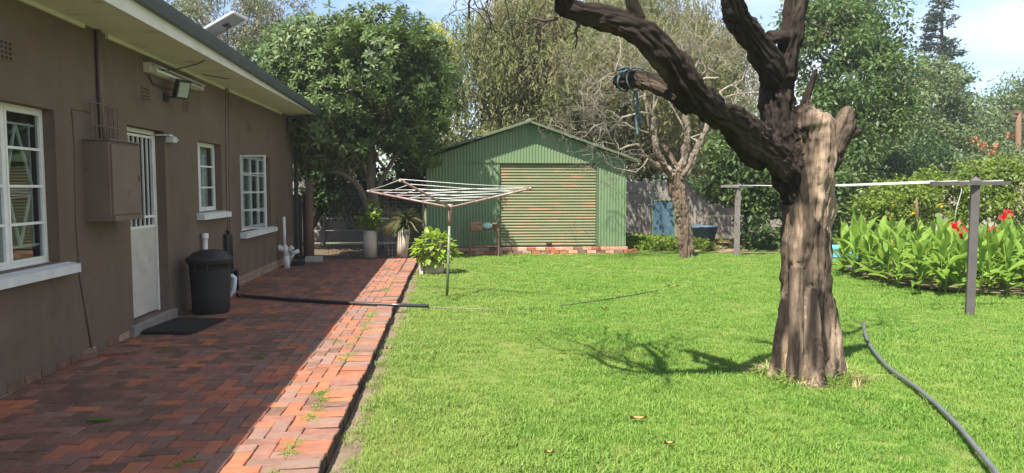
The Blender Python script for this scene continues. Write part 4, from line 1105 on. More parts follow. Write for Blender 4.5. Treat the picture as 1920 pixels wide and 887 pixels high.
# ------------------------------------------------------------------ rotary clothes line
hb = gnd(838, 557, -.05); hub = at(844, 389, hb.y)
rot_o = thing('rotary_clothesline', 'rotary clothes line with reddish arms and white lines on the lawn', 'clothes line', (hb.x, hb.y, -.06))
b = MB(); b.tube([hb + Vector((0, 0, -.05)), hb.lerp(hub, .8)], .021, 12); part('pole', b, M['steel_green'], rot_o)
b = MB(); b.tube([hb.lerp(hub, .8), hub + Vector((0, 0, .03))], .026, 12); b.tube([hub + Vector((0, 0, -.03)), hub + Vector((0, 0, .05))], .04, 12); part('hub', b, M['steel_pink'], rot_o)
ends = [at(692, 359, hub.y + .62), at(752, 339, hub.y - 1.15), at(993, 354, hub.y - .62)]
for e_ in ends:
    b = MB(); b.tube([hub, hub.lerp(e_, .5), e_], .017, 10); b.tube([e_, e_ + (e_ - hub).normalized() * .03], .022, 8); part('arm', b, M['steel_pink'], rot_o)
b = MB()
for i, j in ((0, 1), (1, 2), (0, 2)):
    for k in range(5):
        f_ = 1.0 - k * .165
        p_, q_ = hub.lerp(ends[i], f_), hub.lerp(ends[j], f_)
        p_ = p_ + Vector((0, 0, .02)); q_ = q_ + Vector((0, 0, .02))
        m_ = (p_ + q_) / 2 + Vector((0, 0, -.012))
        if (i, j) == (0, 2): m_ = m_ + Vector((.02, .05, 0.0))
        b.tube([p_, m_, q_], .0042, 5)
part('line', b, M['line_white'], rot_o)

# ------------------------------------------------------------------ T-post washing line
np_ = gnd(1818, 590, -.05); fp_ = gnd(1381, 481, -.05)
fp_.x = np_.x + (fp_.x - np_.x)
wl_n = thing('clothesline_post', 'near grey T shaped washing line post with pyramid cap before the lilies', 'post', np_, 'washing line posts')
top_z = at(1822, 346, np_.y).z
def post(o, base, h, w_, mat_, rz):
    b = MB(); rt_ = Euler((0, 0, rz)).to_matrix()
    b.box((base.x - w_ / 2, base.y - w_ / 2, base.z - .1), (base.x + w_ / 2, base.y + w_ / 2, h), 0, rt_)
    part('post', b, mat_, o)
    b = MB(); w2_ = w_ / 2 + .012
    v = [Vector((sx_ * w2_, sy_ * w2_, 0)) for sx_, sy_ in ((-1, -1), (1, -1), (1, 1), (-1, 1))]
    c = Vector((base.x, base.y, h + .001))
    b.add([c + rt_ @ q for q in v] + [c + rt_ @ q + Vector((0, 0, .02)) for q in v] + [c + Vector((0, 0, .075))], [(0, 1, 5, 4), (1, 2, 6, 5), (2, 3, 7, 6), (3, 0, 4, 7), (4, 5, 8), (5, 6, 8), (6, 7, 8), (7, 4, 8), (3, 2, 1, 0)])
    part('cap', b, mat_, o)
post(wl_n, np_, top_z + .03, .095, M['post_grey'], R(-28))
cz = top_z
p_, q_ = at(1746, 344, np_.y - .06), at(1893, 343, np_.y - .06)
b = MB(); b.bar(p_, q_, .05, .05); part('crossarm', b, M['post_grey'], wl_n)
wl_f = thing('clothesline_post', 'far weathered T shaped washing line post before the dark green shrub', 'post', fp_, 'washing line posts')
fz = at(1381, 351, fp_.y).z
post(wl_f, fp_, fz + .03, .095, M['post_wood'], R(10))
p2, q2 = at(1352, 349.5, fp_.y - .06), at(1412, 349.5, fp_.y - .06)
b = MB(); b.bar(p2, q2, .05, .05); part('crossarm', b, M['post_wood'], wl_f)
for k, f_ in enumerate((.06, .35, .65, .94)):
    a_ = p_.lerp(q_, f_) + Vector((0, .03, .03)); b_ = p2.lerp(q2, f_) + Vector((0, -.03, .03))
    b = MB(); b.tube([a_, (a_ + b_) / 2 + Vector((0, 0, -.05)), b_], .005, 6)
    single('washing_line', b, M['line_white'], 'white washing line wire strung between the two T shaped posts', 'washing line', a_, 'parallel wires of the washing line')
b = MB(); q = p_.lerp(q_, .38); b.tube([q + Vector((0, 0, -.02)), q + Vector((.01, 0, -.1)), q + Vector((-.03, .02, -.3)), q + Vector((-.06, .02, -.52))], .004, 5)
single('hanging_string', b, M['line_white'], 'loose white string hanging from the near washing line crossarm', 'string', q)

# ------------------------------------------------------------------ wood with remeshed joints
def px_skel(pts):
    """(px, py, depth, radius in px) -> world points and radii"""
    P, Rr = [], []
    for px_, py_, d_, r_ in pts:
        P.append(at(px_, py_, d_)); Rr.append(r_ * d_ / F_PX)
    return P, Rr
def smooth_skel(P, Rr, m=4):
    Q = spline(P, m)
    r_ = []
    for i in range(len(P) - 1):
        for k in range(m): r_.append(Rr[i] + (Rr[i + 1] - Rr[i]) * k / m)
    return Q, r_ + [Rr[-1]]
def wood(skels, voxel, amp, kx=9.0, smooth_k={}):
    """union of tapered branches, remeshed to one skin, bark ridges pushed out along each branch; returns arrays and the branch of every face"""
    mb = MB(); segs = []
    for bi, (P, Rr) in enumerate(skels):
        P, Rr = smooth_skel(P, Rr)
        mb.tube(P, Rr, 14)
        arc = 0.0; u = None
        for i in range(len(P) - 1):
            t = (P[i + 1] - P[i]).normalized()
            u = t.orthogonal() if u is None else u - t * u.dot(t)
            u = u.normalized()
            segs.append((P[i], P[i + 1], Rr[i], Rr[i + 1], bi, u.copy(), t.cross(u), arc)); arc += (P[i + 1] - P[i]).length
    me = mb.mesh('tmp', [])
    o = bpy.data.objects.new('tmp', me); COL.objects.link(o)
    md = o.modifiers.new('r', 'REMESH'); md.mode = 'VOXEL'; md.voxel_size = voxel; md.adaptivity = 0
    bpy.context.view_layer.update()
    dg = bpy.context.evaluated_depsgraph_get()
    out = bpy.data.meshes.new_from_object(o.evaluated_get(dg))
    bpy.data.objects.remove(o)
    n_ = len(out.vertices); V = np.empty(n_ * 3, np.float32); out.vertices.foreach_get('co', V); V = V.reshape(-1, 3)
    N = np.empty(n_ * 3, np.float32); out.vertices.foreach_get('normal', N); N = N.reshape(-1, 3)
    best = np.full(n_, 1e9); bid = np.zeros(n_, int); ax = np.zeros((n_, 3)); tt = np.zeros(n_); rad = np.zeros(n_)
    Q = np.zeros((n_, 3))
    for a, b, ra, rb_, bi, fu, fw, arc in segs:
        a_, d_ = np.array(a), np.array(b - a); L2 = d_ @ d_
        t = np.clip(((V - a_) @ d_) / L2, 0, 1); dist = np.linalg.norm(V - a_ - t[:, None] * d_, axis=1) - (ra + (rb_ - ra) * t)
        m_ = dist < best
        best[m_] = dist[m_]; bid[m_] = bi; rad[m_] = (ra + (rb_ - ra) * t)[m_]
        rv_ = (V - a_ - t[:, None] * d_)[m_]
        Q[m_] = np.stack([rv_ @ np.array(fu) + bi * 1.7, rv_ @ np.array(fw), (arc + t[m_] * math.sqrt(L2)) * .15], 1)
    k_ = np.isin(bid, list(smooth_k)); Q[k_] = V[k_] * np.array([1, 1, .09])
    disp = np.empty(n_); 
    for i in range(n_):
        q = Vector(Q[i]); v = Vector(V[i])
        n1, n2 = noise.noise(q * kx), noise.noise(q * kx * 1.7 + Vector((5, 1, 2)))
        n3 = noise.noise(Vector((q.x * 44, q.y * 44, q.z * 90)) + Vector((2, 7, 4)))
        cr = max(0, 1 - abs(n1) / .14) + .8 * max(0, 1 - abs(n2) / .16)
        iso = smooth_k.get(bid[i], 1.0)
        disp[i] = 1.0 * n1 + 1.0 * n2 - .9 * cr + iso * (1.3 * noise.noise(v * 4.2) + .8 * noise.noise(v * 9.0) + .5 * noise.noise(v * 17.0)) + .6 * n3
    damp = np.array([.68 if b_ in smooth_k else 1.0 for b_ in bid])
    V2 = V + N * (disp * damp * amp * np.clip(rad / 0.12, 0.35, 1.4))[:, None]
    faces = [tuple(p.vertices) for p in out.polygons]
    bpy.data.meshes.remove(out)
    return V2, Q, faces, bid
def wood_parts(V, Q, faces, bid, pale_fn, names, parent, mat):
    """split the skin by branch into the parts of the tree"""
    off = np.array(WLOC[parent.name])
    fb = np.array([bid[f[0]] for f in faces])
    for grp, (nm, lab) in names:
        idx = [i for i in range(len(faces)) if fb[i] in grp]
        if not idx: continue
        used = sorted({v for i in idx for v in faces[i]}); mp2 = {v: k for k, v in enumerate(used)}
        me = bpy.data.meshes.new(nm)
        me.from_pydata((V[used] - off).tolist(), [], [tuple(mp2[v] for v in faces[i]) for i in idx])
        me.polygons.foreach_set('use_smooth', [True] * len(idx))
        a = me.attributes.new('bark_co', 'FLOAT_VECTOR', 'POINT'); a.data.foreach_set('vector', Q[used].astype(np.float32).ravel())
        a = me.attributes.new('pale', 'FLOAT', 'POINT'); a.data.foreach_set('value', np.array([pale_fn(V[u], Q[u], bid[u]) for u in used], np.float32))
        me.materials.append(mat); me.update()
        o = link(nm, me, parent)
        if lab: o['label'] = lab

# ------------------------------------------------------------------ the big dead tree on the lawn
tb = gnd(1518, 705, -.05); TD = tb.y
tree = thing('dead_tree', 'big gnarled dead tree with thick cut limbs standing on the lawn', 'tree', tb)
d = TD
sk = [
 [(1518, 735, d, 84), (1518, 700, d, 63), (1516, 650, d, 54), (1514, 570, d, 48), (1513, 490, d, 45), (1513, 410, d, 44), (1512, 350, d, 44), (1512, 305, d, 40)],          # 0 trunk
 [(1516, 500, d + .02, 34), (1522, 400, d - .03, 40), (1530, 315, d - .08, 36), (1530, 262, d - .10, 32), (1526, 232, d - .11, 33), (1523, 213, d - .11, 28), (1525, 204, d - .11, 15)],                                                      # 1 pale stump
 [(1552, 315, d, 24), (1570, 268, d, 26), (1582, 228, d, 21), (1592, 200, d, 9)],                                                                            # 2 stub
 [(1560, 275, d, 18), (1585, 255, d, 14), (1612, 247, d, 8)],
 [(1495, 370, d, 34), (1482, 310, d, 40), (1464, 250, d + .04, 37), (1461, 190, d + .06, 37), (1460, 135, d + .06, 35)],                                                       # 4 main upright
 [(1458, 150, d, 34), (1432, 100, d - .1, 32), (1397, 52, d - .2, 30), (1372, 0, d - .3, 27), (1352, -70, d - .4, 23), (1318, -170, d - .5, 15)],            # 5 left fork
 [(1472, 150, d, 30), (1482, 85, d, 27), (1488, 35, d, 26), (1496, -10, d, 24), (1518, -100, d - .1, 19), (1545, -200, d - .2, 11)],                         # 6 right fork
 [(1486, 325, d - .02, 36), (1440, 280, d - .15, 41), (1388, 242, d - .4, 40), (1332, 203, d - .72, 38), (1282, 160, d - .95, 38), (1252, 108, d - 1.05, 34), (1212, 66, d - 1.1, 33), (1150, 40, d - 1.12, 31), (1085, 26, d - 1.14, 28), (1052, 12, d - 1.15, 24)],  # 7 left limb
 [(1300, 195, d - .85, 32), (1240, 160, d - .6, 26), (1195, 148, d - .35, 23), (1158, 152, d - .15, 19)],                                                     # 8 stub limb
 [(1490, 240, d - .05, 11), (1513, 180, d - .08, 9), (1530, 128, d - .1, 4)],
 [(1430, 312, d - .1, 14), (1395, 285, d - .2, 12), (1364, 260, d - .3, 8)],
 [(1205, 62, d - 1.1, 19), (1190, 25, d - 1.12, 17), (1178, -30, d - 1.15, 14), (1160, -110, d - 1.2, 9)],
 [(1062, 18, d - 1.15, 24), (1040, -40, d - 1.25, 19), (1005, -110, d - 1.35, 14), (960, -190, d - 1.4, 8)],
 [(1440, 72, d - .1, 13), (1480, 66, d, 12)],
 [(1478, 560, d - .02, 14), (1468, 640, d - .03, 19), (1459, 700, d - .06, 20), (1446, 745, d - .1, 20)], [(1553, 560, d - .05, 14), (1562, 640, d - .08, 19), (1573, 700, d - .12, 18), (1588, 745, d - .15, 18)], [(1520, 540, d - .17, 12), (1526, 640, d - .22, 17), (1529, 700, d - .28, 20), (1534, 745, d - .38, 20)], [(1495, 500, d - .15, 12), (1492, 620, d - .2, 15), (1490, 735, d - .22, 17)],
]
slim = {2: .8, 4: .86, 5: .76, 6: .80, 7: .75, 8: .76, 11: .8, 12: .8}
sk = [[(x, y, dd, r_ * slim.get(k, 1)) for x, y, dd, r_ in s_] for k, s_ in enumerate(sk)]
sk = [px_skel(s_) for s_ in sk]
V, Q, faces, bid = wood(sk, .0105, .024, 15.0, {0: .55, 1: .9, 14: .2, 15: .2, 16: .2, 17: .2})
def sstep(a, b, x):
    t = min(1, max(0, (x - a) / (b - a))); return t * t * (3 - 2 * t)
def pale_main(v, q, b_):
    n1 = noise.noise(Vector(q) * 6.5 + Vector((3, 0, 0)))
    nb = noise.noise(Vector((v[0] * 5, v[1] * 5, v[2] * 3.2))); nc = noise.noise(Vector((v[0] * 13, v[1] * 13, v[2] * 6)))
    if b_ == 1: return min(1, max(0, 1.05 + .5 * n1 - .7 * sstep(-.04, -.15, v[0] - tb.x + .05 * nb)))
    if b_ in (0, 14, 15, 16, 17):
        # weathered wood: bare and pale towards the right and on the broken top, bark left towards the limbs
        k = v[0] - tb.x + .10 * nb + .06 * nc
        up = sstep(1.15, 1.65, v[2] + .3 * nb)
        low = .42 + 1.3 * noise.noise(Vector(q) * 13) + .4 * nb
        high = sstep(-.04, .10, k) * (1.05 if v[2] > 1.75 else .72) + .5 * n1 + .25 * nc - .05
        return min(1, max(0, low * (1 - up) + high * up))
    if b_ in (2, 3): return min(1, max(0, .12 + .6 * n1))
    return min(.38, max(0, -.1 + .6 * n1))
wood_parts(V, Q, faces, bid, pale_main, [
    ((0, 14, 15, 16, 17), ('trunk', None)), ((1,), ('broken_stump', 'pale barkless stump at the top of the trunk')), ((2, 3), ('split_stub', None)),
    ((4,), ('limb', None)), ((5,), ('limb', None)), ((6,), ('limb', None)), ((7, 11, 12), ('limb', 'thick left limb bending back to the left')), ((8,), ('sawn_limb', 'short sawn limb with a blue rope')), ((9,), ('dead_twig', None)), ((10,), ('torn_bark', None)), ((13,), ('knob', None))], tree, M['bark_main'])
b = MB()
def pb_(px_, py_, dd): return at(px_, py_, TD + dd)
random.seed(11)
branchy(b, pb_(1082, 40, -1.14), pb_(1078, 92, -1.1), .014, .004, 1, kids=3)
branchy(b, pb_(1045, 35, -1.15), pb_(985, 42, -1.2), .012, .004, 1, kids=3)
for (a, c_, r_) in ((pb_(1005, -110, -1.35), pb_(900, -260, -1.1), .05), (pb_(1040, -40, -1.25), pb_(985, -250, -1.6), .05), (pb_(1160, -110, -1.2), pb_(1080, -300, -.9), .05), (pb_(1178, -30, -1.15), pb_(1240, -240, -1.4), .05),
                    (pb_(1318, -170, -.5), pb_(1230, -420, -.7), .035), (pb_(1352, -70, -.4), pb_(1420, -350, -.1), .03), (pb_(1545, -200, -.2), pb_(1600, -430, 0), .035), (pb_(1518, -100, -.1), pb_(1440, -380, -.3), .03)):
    branchy(b, a, c_, r_, .01, 3, kids=3, lenf=(.45, .8))
tip = pb_(1040, -10, -1.2)
for e_ in ((-.19, 5.9, 3.6), (.46, 6.1, 3.6), (.11, 5.3, 3.5), (.7, 5.6, 3.7), (-.4, 5.2, 3.7)): branchy(b, tip, Vector(e_), .04, .012, 3, kids=3, lenf=(.4, .7))
branchy(b, pb_(1496, 20, 0), pb_(1560, 60, .1), .012, .004, 2, kids=2); branchy(b, pb_(1500, 90, 0), pb_(1556, 40, .2), .01, .004, 1, kids=2)
part('twigs', b, M['bark_dark'], tree)['kind'] = 'stuff'
# blue rope on the sawn limb
b = MB()
P8, R8 = sk[8]
def ring(px_, py_, dd, rpx, tilt_):
    c = pb_(px_, py_, dd); r_ = rpx * (TD + dd) / F_PX; pts = []
    ax_ = (P8[3] - P8[1]).normalized(); u = ax_.orthogonal().normalized(); w_ = ax_.cross(u)
    for k in range(17):
        a = 2 * math.pi * k / 16; pts.append(c + (u * math.cos(a) + w_ * math.sin(a)) * r_ + ax_ * .012 * math.sin(a * 2 + tilt_))
    return pts
for x_, y_, dd, rr in ((1172, 151, -.23, 20), (1176, 151, -.25, 20.5), (1193, 149, -.35, 22)): b.tube(ring(x_, y_, dd, rr, x_), .006, 6)
b.tube(spline([pb_(1193, 172, -.38), pb_(1196, 200, -.38), pb_(1193, 222, -.38), pb_(1196, 255, -.38)], 4), .010, 6); b.tube(spline([pb_(1190, 172, -.36), pb_(1188, 195, -.36), pb_(1199, 215, -.36), pb_(1201, 235, -.36)], 4), .007, 6)
b.tube(spline([pb_(1160, 132, -.2), pb_(1168, 128, -.25), pb_(1180, 130, -.28)], 4), .010, 6)
single('rope', b, M['rope'], 'faded blue rope tied round the sawn limb and hanging down', 'rope', pb_(1193, 172, -.38))

# ------------------------------------------------------------------ the bare twisted tree by the shed
d = gnd(1288, 482, -.05).y
bt = thing('bare_tree', 'smaller bare tree with twisted pale branches right of the shed', 'tree', gnd(1288, 482, -.05))
sk2 = [
 [(1290, 492, d, 18), (1287, 475, d, 16), (1284, 430, d, 15), (1276, 385, d, 16), (1268, 340, d, 17), (1268, 320, d, 17)],
 [(1270, 345, d, 14), (1248, 315, d - .1, 12), (1232, 285, d - .2, 10), (1226, 250, d - .2, 9), (1222, 215, d - .3, 7), (1205, 180, d - .4, 5)],
 [(1268, 340, d, 13), (1282, 300, d + .1, 11), (1290, 255, d + .1, 10), (1285, 215, d + .2, 8), (1300, 160, d + .2, 6)],
 [(1268, 345, d, 13), (1292, 315, d - .2, 11), (1308, 275, d - .3, 9), (1328, 235, d - .4, 8), (1352, 195, d - .5, 6)],
 [(1250, 320, d, 10), (1215, 300, d - .3, 8), (1195, 270, d - .5, 6)],
 [(1276, 330, d, 9), (1262, 300, d + .2, 7), (1243, 270, d + .4, 5)],
]
sk2 = [[(x, y, dd, r_ * (.9 if k == 0 else .68)) for x, y, dd, r_ in s_] for k, s_ in enumerate(sk2)]
sk2 = [px_skel(s_) for s_ in sk2]
V, Q, faces, bid = wood(sk2, .015, .035, 10.0, {0: .5})
wood_parts(V, Q, faces, bid, lambda v, q, b_: min(1, max(0, .55 + 1.2 * noise.noise(Vector(q) * 5))), [((0,), ('trunk', None)), ((1,), ('limb', None)), ((2,), ('limb', None)), ((3,), ('limb', None)), ((4,), ('limb', None)), ((5,), ('limb', None))], bt, M['bark_bare'])
random.seed(5)
b = MB()
def tw(a, c_, r0, r1, dep, kids=5, wob=.26): branchy(b, at(*a), at(*c_), r0 * .62, r1 * .7, dep, wob, 7, kids, 6, (.35, .7), .95)
tw((1205, 180, d - .4), (1110, 160, d - .8), .05, .012, 3); tw((1222, 215, d - .3), (1090, 235, d - 1.0), .05, .012, 3); tw((1195, 270, d - .5), (1080, 262, d - 1.0), .045, .01, 3)
tw((1226, 250, d - .2), (1130, 215, d - .3), .04, .01, 3); tw((1215, 300, d - .3), (1120, 285, d - .8), .03, .008, 2)
tw((1300, 160, d + .2), (1250, 60, d + .2), .06, .012, 3); tw((1300, 160, d + .2), (1350, 40, d + .3), .06, .012, 3); tw((1285, 215, d + .2), (1330, 120, d + .1), .06, .012, 3)
tw((1352, 195, d - .5), (1400, 100, d - .6), .06, .012, 3); tw((1352, 195, d - .5), (1430, 170, d - .8), .05, .012, 3); tw((1328, 235, d - .4), (1420, 225, d - .9), .05, .012, 3)
tw((1205, 180, d - .4), (1150, 60, d - .2), .05, .012, 3); tw((1222, 215, d - .3), (1240, 110, d - .5), .05, .012, 3); tw((1308, 275, d - .3), (1400, 255, d - .8), .035, .01, 2)
tw((1226, 250, d - .2), (1160, 120, d - .6), .05, .012, 3); tw((1290, 255, d + .1), (1230, 150, d + .5), .05, .012, 3); tw((1308, 275, d - .3), (1380, 150, d), .05, .012, 3); tw((1222, 215, d - .3), (1180, 20, d - .5), .05, .012, 3); tw((1300, 160, d + .2), (1380, 90, d), .05, .012, 3)
tw((1350, 40, d + .3), (1400, -60, d + .3), .03, .01, 2); tw((1300, 160, d + .2), (1300, 20, d + .3), .05, .01, 3)
part('branches', b, M['twig'], bt)['kind'] = 'stuff'

# ------------------------------------------------------------------ foliage trees
def crown_part(name, lv, mat, parent, stuff=False):
    V_, T_, t_ = lv
    o = link(name, tri_mesh(name, V_, T_, mat, t_, WLOC[parent.name]), parent)
    return o
def limbs(parent, base, C, r0, mat, n=14, split=None, wob=.12, name='trunk'):
    b = MB(); base = Vector(base)
    top = Vector(C.mean(0)); split = split if split is not None else base.lerp(top, .45)
    split = Vector(split)
    tr = curve_pts(base, split, 6, wob, 0, base.x); b.tube(tr, [r0 * (1.25 - .35 * min(1, i / 3)) for i in range(7)], 9)
    idx = rng.choice(len(C), min(n, len(C)), replace=False)
    for i in idx:
        q = Vector(C[i]); k = random.random() * .3
        st = tr[-1].lerp(tr[-2], k)
        pts = curve_pts(st, q, 7, .14, -.03, q.x + q.y); b.tube(pts, [max(.012, r0 * .55 * (1 - j / 7.6)) for j in range(8)], 6)
        for m in range(3):
            j = random.randrange(3, 7); e = pts[j] + Vector((random.gauss(0, .5), random.gauss(0, .5), random.gauss(.2, .4)))
            b.tube(curve_pts(pts[j], e, 4, .2, 0, e.x), [r0 * .16, r0 * .13, r0 * .1, r0 * .07, .006], 5)
    return part(name, b, mat, parent)
def px_ells(L, zs=1.0):
    """(px, py, depth, rx px, rz px, ry metres)"""
    out = []
    for px_, py_, d_, rx, rz, ry in L:
        c = at(px_, py_, d_); k = d_ / F_PX
        out.append((tuple(c), (rx * k, ry, rz * k)))
    return out
def leafy(name, label, base, ells, mat, bark, n, per, rad, L, W, r0, droop=.2, gap=0, freq=.8, shell=.55, group=None, tint_c=.4, cat='tree', nl=14, zmin=None, spread=1.0, split=None):
    t = thing(name, label, cat, base, group)
    C = in_ells(ells, n, shell, gap, freq, zmin)
    limbs(t, base, C, r0, bark, nl, split)
    crown_part('crown', clumps(C, per, rad, L, W, droop, spread, tint_c), mat, t)
    return t, C
TG = 'trees beyond the garden wall'
random.seed(21)
# loquat: rosettes of long leaves
lb = Vector((at(696, 440, 17.35).x, 17.35, -.1))
lt = thing('loquat_tree', 'dense dark green tree with big leaf rosettes between house and shed', 'tree', lb)
le = px_ells([(690, 150, 16.9, 130, 120, 1.9), (580, 170, 16.9, 95, 95, 1.6), (780, 190, 16.9, 78, 120, 1.7), (720, 75, 17.2, 90, 60, 1.5), (640, 240, 16.6, 110, 60, 1.5), (600, 100, 17.0, 90, 65, 1.5), (800, 130, 17.0, 50, 70, 1.2), (790, 170, 15.7, 58, 85, .9), (720, 120, 15.6, 80, 70, .9), (610, 265, 16.8, 75, 60, 1.0), (610, 190, 16.4, 70, 70, 1.0)])
C = in_ells(le, 4300, .72, .36, .9, 1.85)
cen = np.array([e[0] for e in le])
def outward(C):
    dd = np.linalg.norm(C[:, None] - cen[None], axis=2); k = dd.argmin(1); return unit(C - cen[k] + rng.normal(size=C.shape) * .25 * 1.0)
OUT = outward(C); OUT[:, 2] += .45; OUT = unit(OUT)
def rosette(n_l, seed):
    r_ = np.random.default_rng(seed)
    a = np.arange(n_l) * 2.4 + r_.random(n_l) * .5; el = np.linspace(1.15, -.15, n_l) + r_.normal(size=n_l) * .12
    D = np.stack([np.cos(a) * np.cos(el), np.sin(a) * np.cos(el), np.sin(el)], 1)
    L = (.12 + .06 * r_.random(n_l)) * (1 - .3 * (el > .7)); W = L * .15
    S = unit(np.cross(D, np.tile([0, 0, 1.], (n_l, 1)) + 1e-3)); N_ = np.cross(S, D)
    Vs, Ts = [], []
    for i in range(n_l):
        p0 = D[i] * .02; m1 = D[i] * L[i] * .4; m2 = D[i] * L[i] * .75 - N_[i] * L[i] * .06; tp = D[i] * L[i] - N_[i] * L[i] * .2
        o_ = len(Vs) ; q = len(Vs)
        for p, w_ in ((p0, .15), (m1, .85), (m2, .9)):
            Vs += [p - S[i] * W[i] * w_ + N_[i] * W[i] * .2 * w_, p, p + S[i] * W[i] * w_ + N_[i] * W[i] * .2 * w_]
        Vs.append(tp)
        for k in (0, 3): Ts += [(q + k, q + k + 1, q + k + 4), (q + k, q + k + 4, q + k + 3), (q + k + 1, q + k + 2, q + k + 5), (q + k + 1, q + k + 5, q + k + 4)]
        Ts += [(q + 6, q + 7, q + 9), (q + 7, q + 8, q + 9)]
    return np.array(Vs), np.array(Ts)
RO = [rosette(11, 1), rosette(13, 2), rosette(9, 3)]
ro_me = [tri_mesh('leaf_rosette', v, t_, M['loquat_obj']) for v, t_ in RO]
# the 300 on the skin nearest the camera are parts of their own
facing = -OUT[:, 1] + .3 * OUT[:, 2] - .35 * (C[:, 1] - 15.5)
od = np.argsort(-facing)
bv, bt_, btt, off_ = [], [], [], 0
for rank, i in enumerate(od):
    z_ = Vector(OUT[i]); s_ = .75 + .6 * random.random()
    rotq = z_.to_track_quat('Z', 'Y') @ Euler((0, 0, random.random() * 6.3)).to_quaternion()
    if rank < 300:
        o = shared('leaf_rosette', random.choice(ro_me), lt, Vector(C[i]) - lb, rotq.to_euler(), s_)
    else:
        v, t_ = RO[rank % 3]; m_ = np.array(rotq.to_matrix())
        vv = v @ m_.T * s_ + C[i]; bv.append(vv); bt_.append(t_ + off_); off_ += len(vv); btt.append(np.repeat(np.clip(rng.normal(.4, .2) + rng.normal(size=len(v) // 10 + 1) * .1, 0, 1), 10)[:len(v)])
o = crown_part('crown', (np.concatenate(bv), np.concatenate(bt_), np.concatenate(btt)), M['loquat'], lt); o['kind'] = 'stuff'
b = MB()
tr = curve_pts(lb, at(690, 240, 17.2), 7, .05, 0, 3); b.tube(tr, [.17, .14, .125, .12, .115, .11, .1, .08], 10)
tr2 = spline([at(694, 400, 17.35), at(672, 350, 17.1), at(640, 325, 16.8), at(600, 318, 16.6), at(565, 310, 16.5)], 4); b.tube(tr2, [.085 - .003 * i for i in range(len(tr2))], 8)
tr3 = spline([at(695, 380, 17.3), at(725, 320, 17.2), at(770, 250, 17.0)], 4); b.tube(tr3, [.07 - .004 * i for i in range(len(tr3))], 8)
for i in rng.choice(len(C), 40, replace=False):
    q = Vector(C[i]); st = random.choice(tr[3:] + tr2[6:] + tr3[4:]); pts = curve_pts(st, q, 6, .12, -.03, q.x); b.tube(pts, [.04 - .005 * j for j in range(7)], 5)
part('trunk', b, M['bark_grey'], lt)

# pepper trees: long hanging strands
def strands(C, n_per, length, mat_l, lw, spread):
    N = len(C) * n_per
    st = np.repeat(C, n_per, 0) + rng.normal(size=(N, 3)) * np.array([spread, spread, spread * .7])
    ln = length * (.4 + .9 * rng.random(N)); a = rng.random(N) * 6.28; tc = np.repeat(rng.random(len(C)), n_per)
    K = 9; out = []
    P, D, L_, tt = [], [], [], []
    for k in range(K):
        f = (k + .3 + .5 * rng.random(N)) / K
        hor = np.stack([np.cos(a), np.sin(a), np.zeros(N)], 1) * (.35 * np.sin(np.minimum(f * 1.6, 1.57)) * ln)[:, None]
        p = st + hor; p[:, 2] -= f ** 1.3 * ln
        d_ = rng.normal(size=(N, 3)) * .55; d_[:, 2] -= .9
        P.append(p); D.append(d_); L_.append(mat_l * (.6 + .8 * rng.random(N))); tt.append(np.clip(.5 * tc + .5 * rng.random(N), 0, 1))
    P, D, L_, tt = map(np.concatenate, (P, D, L_, tt))
    return leaves(P, D, L_, L_ * lw, None, tt)
def pepper(label, base, ells, n, n_per, r0, length=1.1, gap=.42, ml=.17, lw=.13, extra=None):
    t = thing('pepper_tree', label, 'tree', base, 'pepper trees behind the shed')
    C = in_ells(ells, n, .5, gap, .55, 2.6)
    limbs(t, base, C, r0, M['bark_dark'], 26, Vector(base).lerp(Vector(C.mean(0)), .4), .2)
    crown_part('crown', strands(C, n_per, length, ml, lw, .38), M['pepper'], t)
    return t, C
pepper('tall brownish drooping tree directly behind the left half of the shed', Vector((1.1, 23.6, -.1)), px_ells([(925, 130, 23.4, 85, 110, 1.6), (900, 220, 23.2, 75, 90, 1.5), (985, 60, 23.6, 90, 85, 1.7), (960, 190, 23.2, 90, 80, 1.6), (900, 90, 23.4, 55, 60, 1.2), (850, 250, 22.9, 60, 70, 1.2), (1000, 255, 23.2, 70, 50, 1.4)]), 380, 24, .2)
pepper('tall olive drooping tree behind the right half of the shed', Vector((3.7, 23.8, -.1)), px_ells([(1080, 80, 23.5, 110, 110, 2.0), (1060, 190, 23.5, 100, 90, 1.8), (1130, 140, 24.5, 90, 110, 1.8), (1090, 260, 23.0, 90, 60, 1.4), (1110, 120, 20.6, 100, 55, 1.2), (1200, 110, 20.8, 95, 60, 1.2), (1290, 120, 21.0, 60, 60, 1.0)]), 420, 24, .22)
pepper('loose drooping tree behind the bare twisted tree', Vector((6.6, 24.6, -.1)), px_ells([(1210, 70, 25.0, 110, 110, 2.0), (1240, 190, 24.6, 95, 100, 1.8), (1330, 60, 25.4, 90, 100, 1.8), (1340, 170, 25.0, 85, 90, 1.6), (1180, 260, 23.5, 70, 70, 1.3), (1270, 270, 24.5, 80, 60, 1.4), (1140, 20, 25.5, 90, 60, 1.6), (1360, 260, 25.4, 70, 60, 1.4)]), 380, 22, .2)
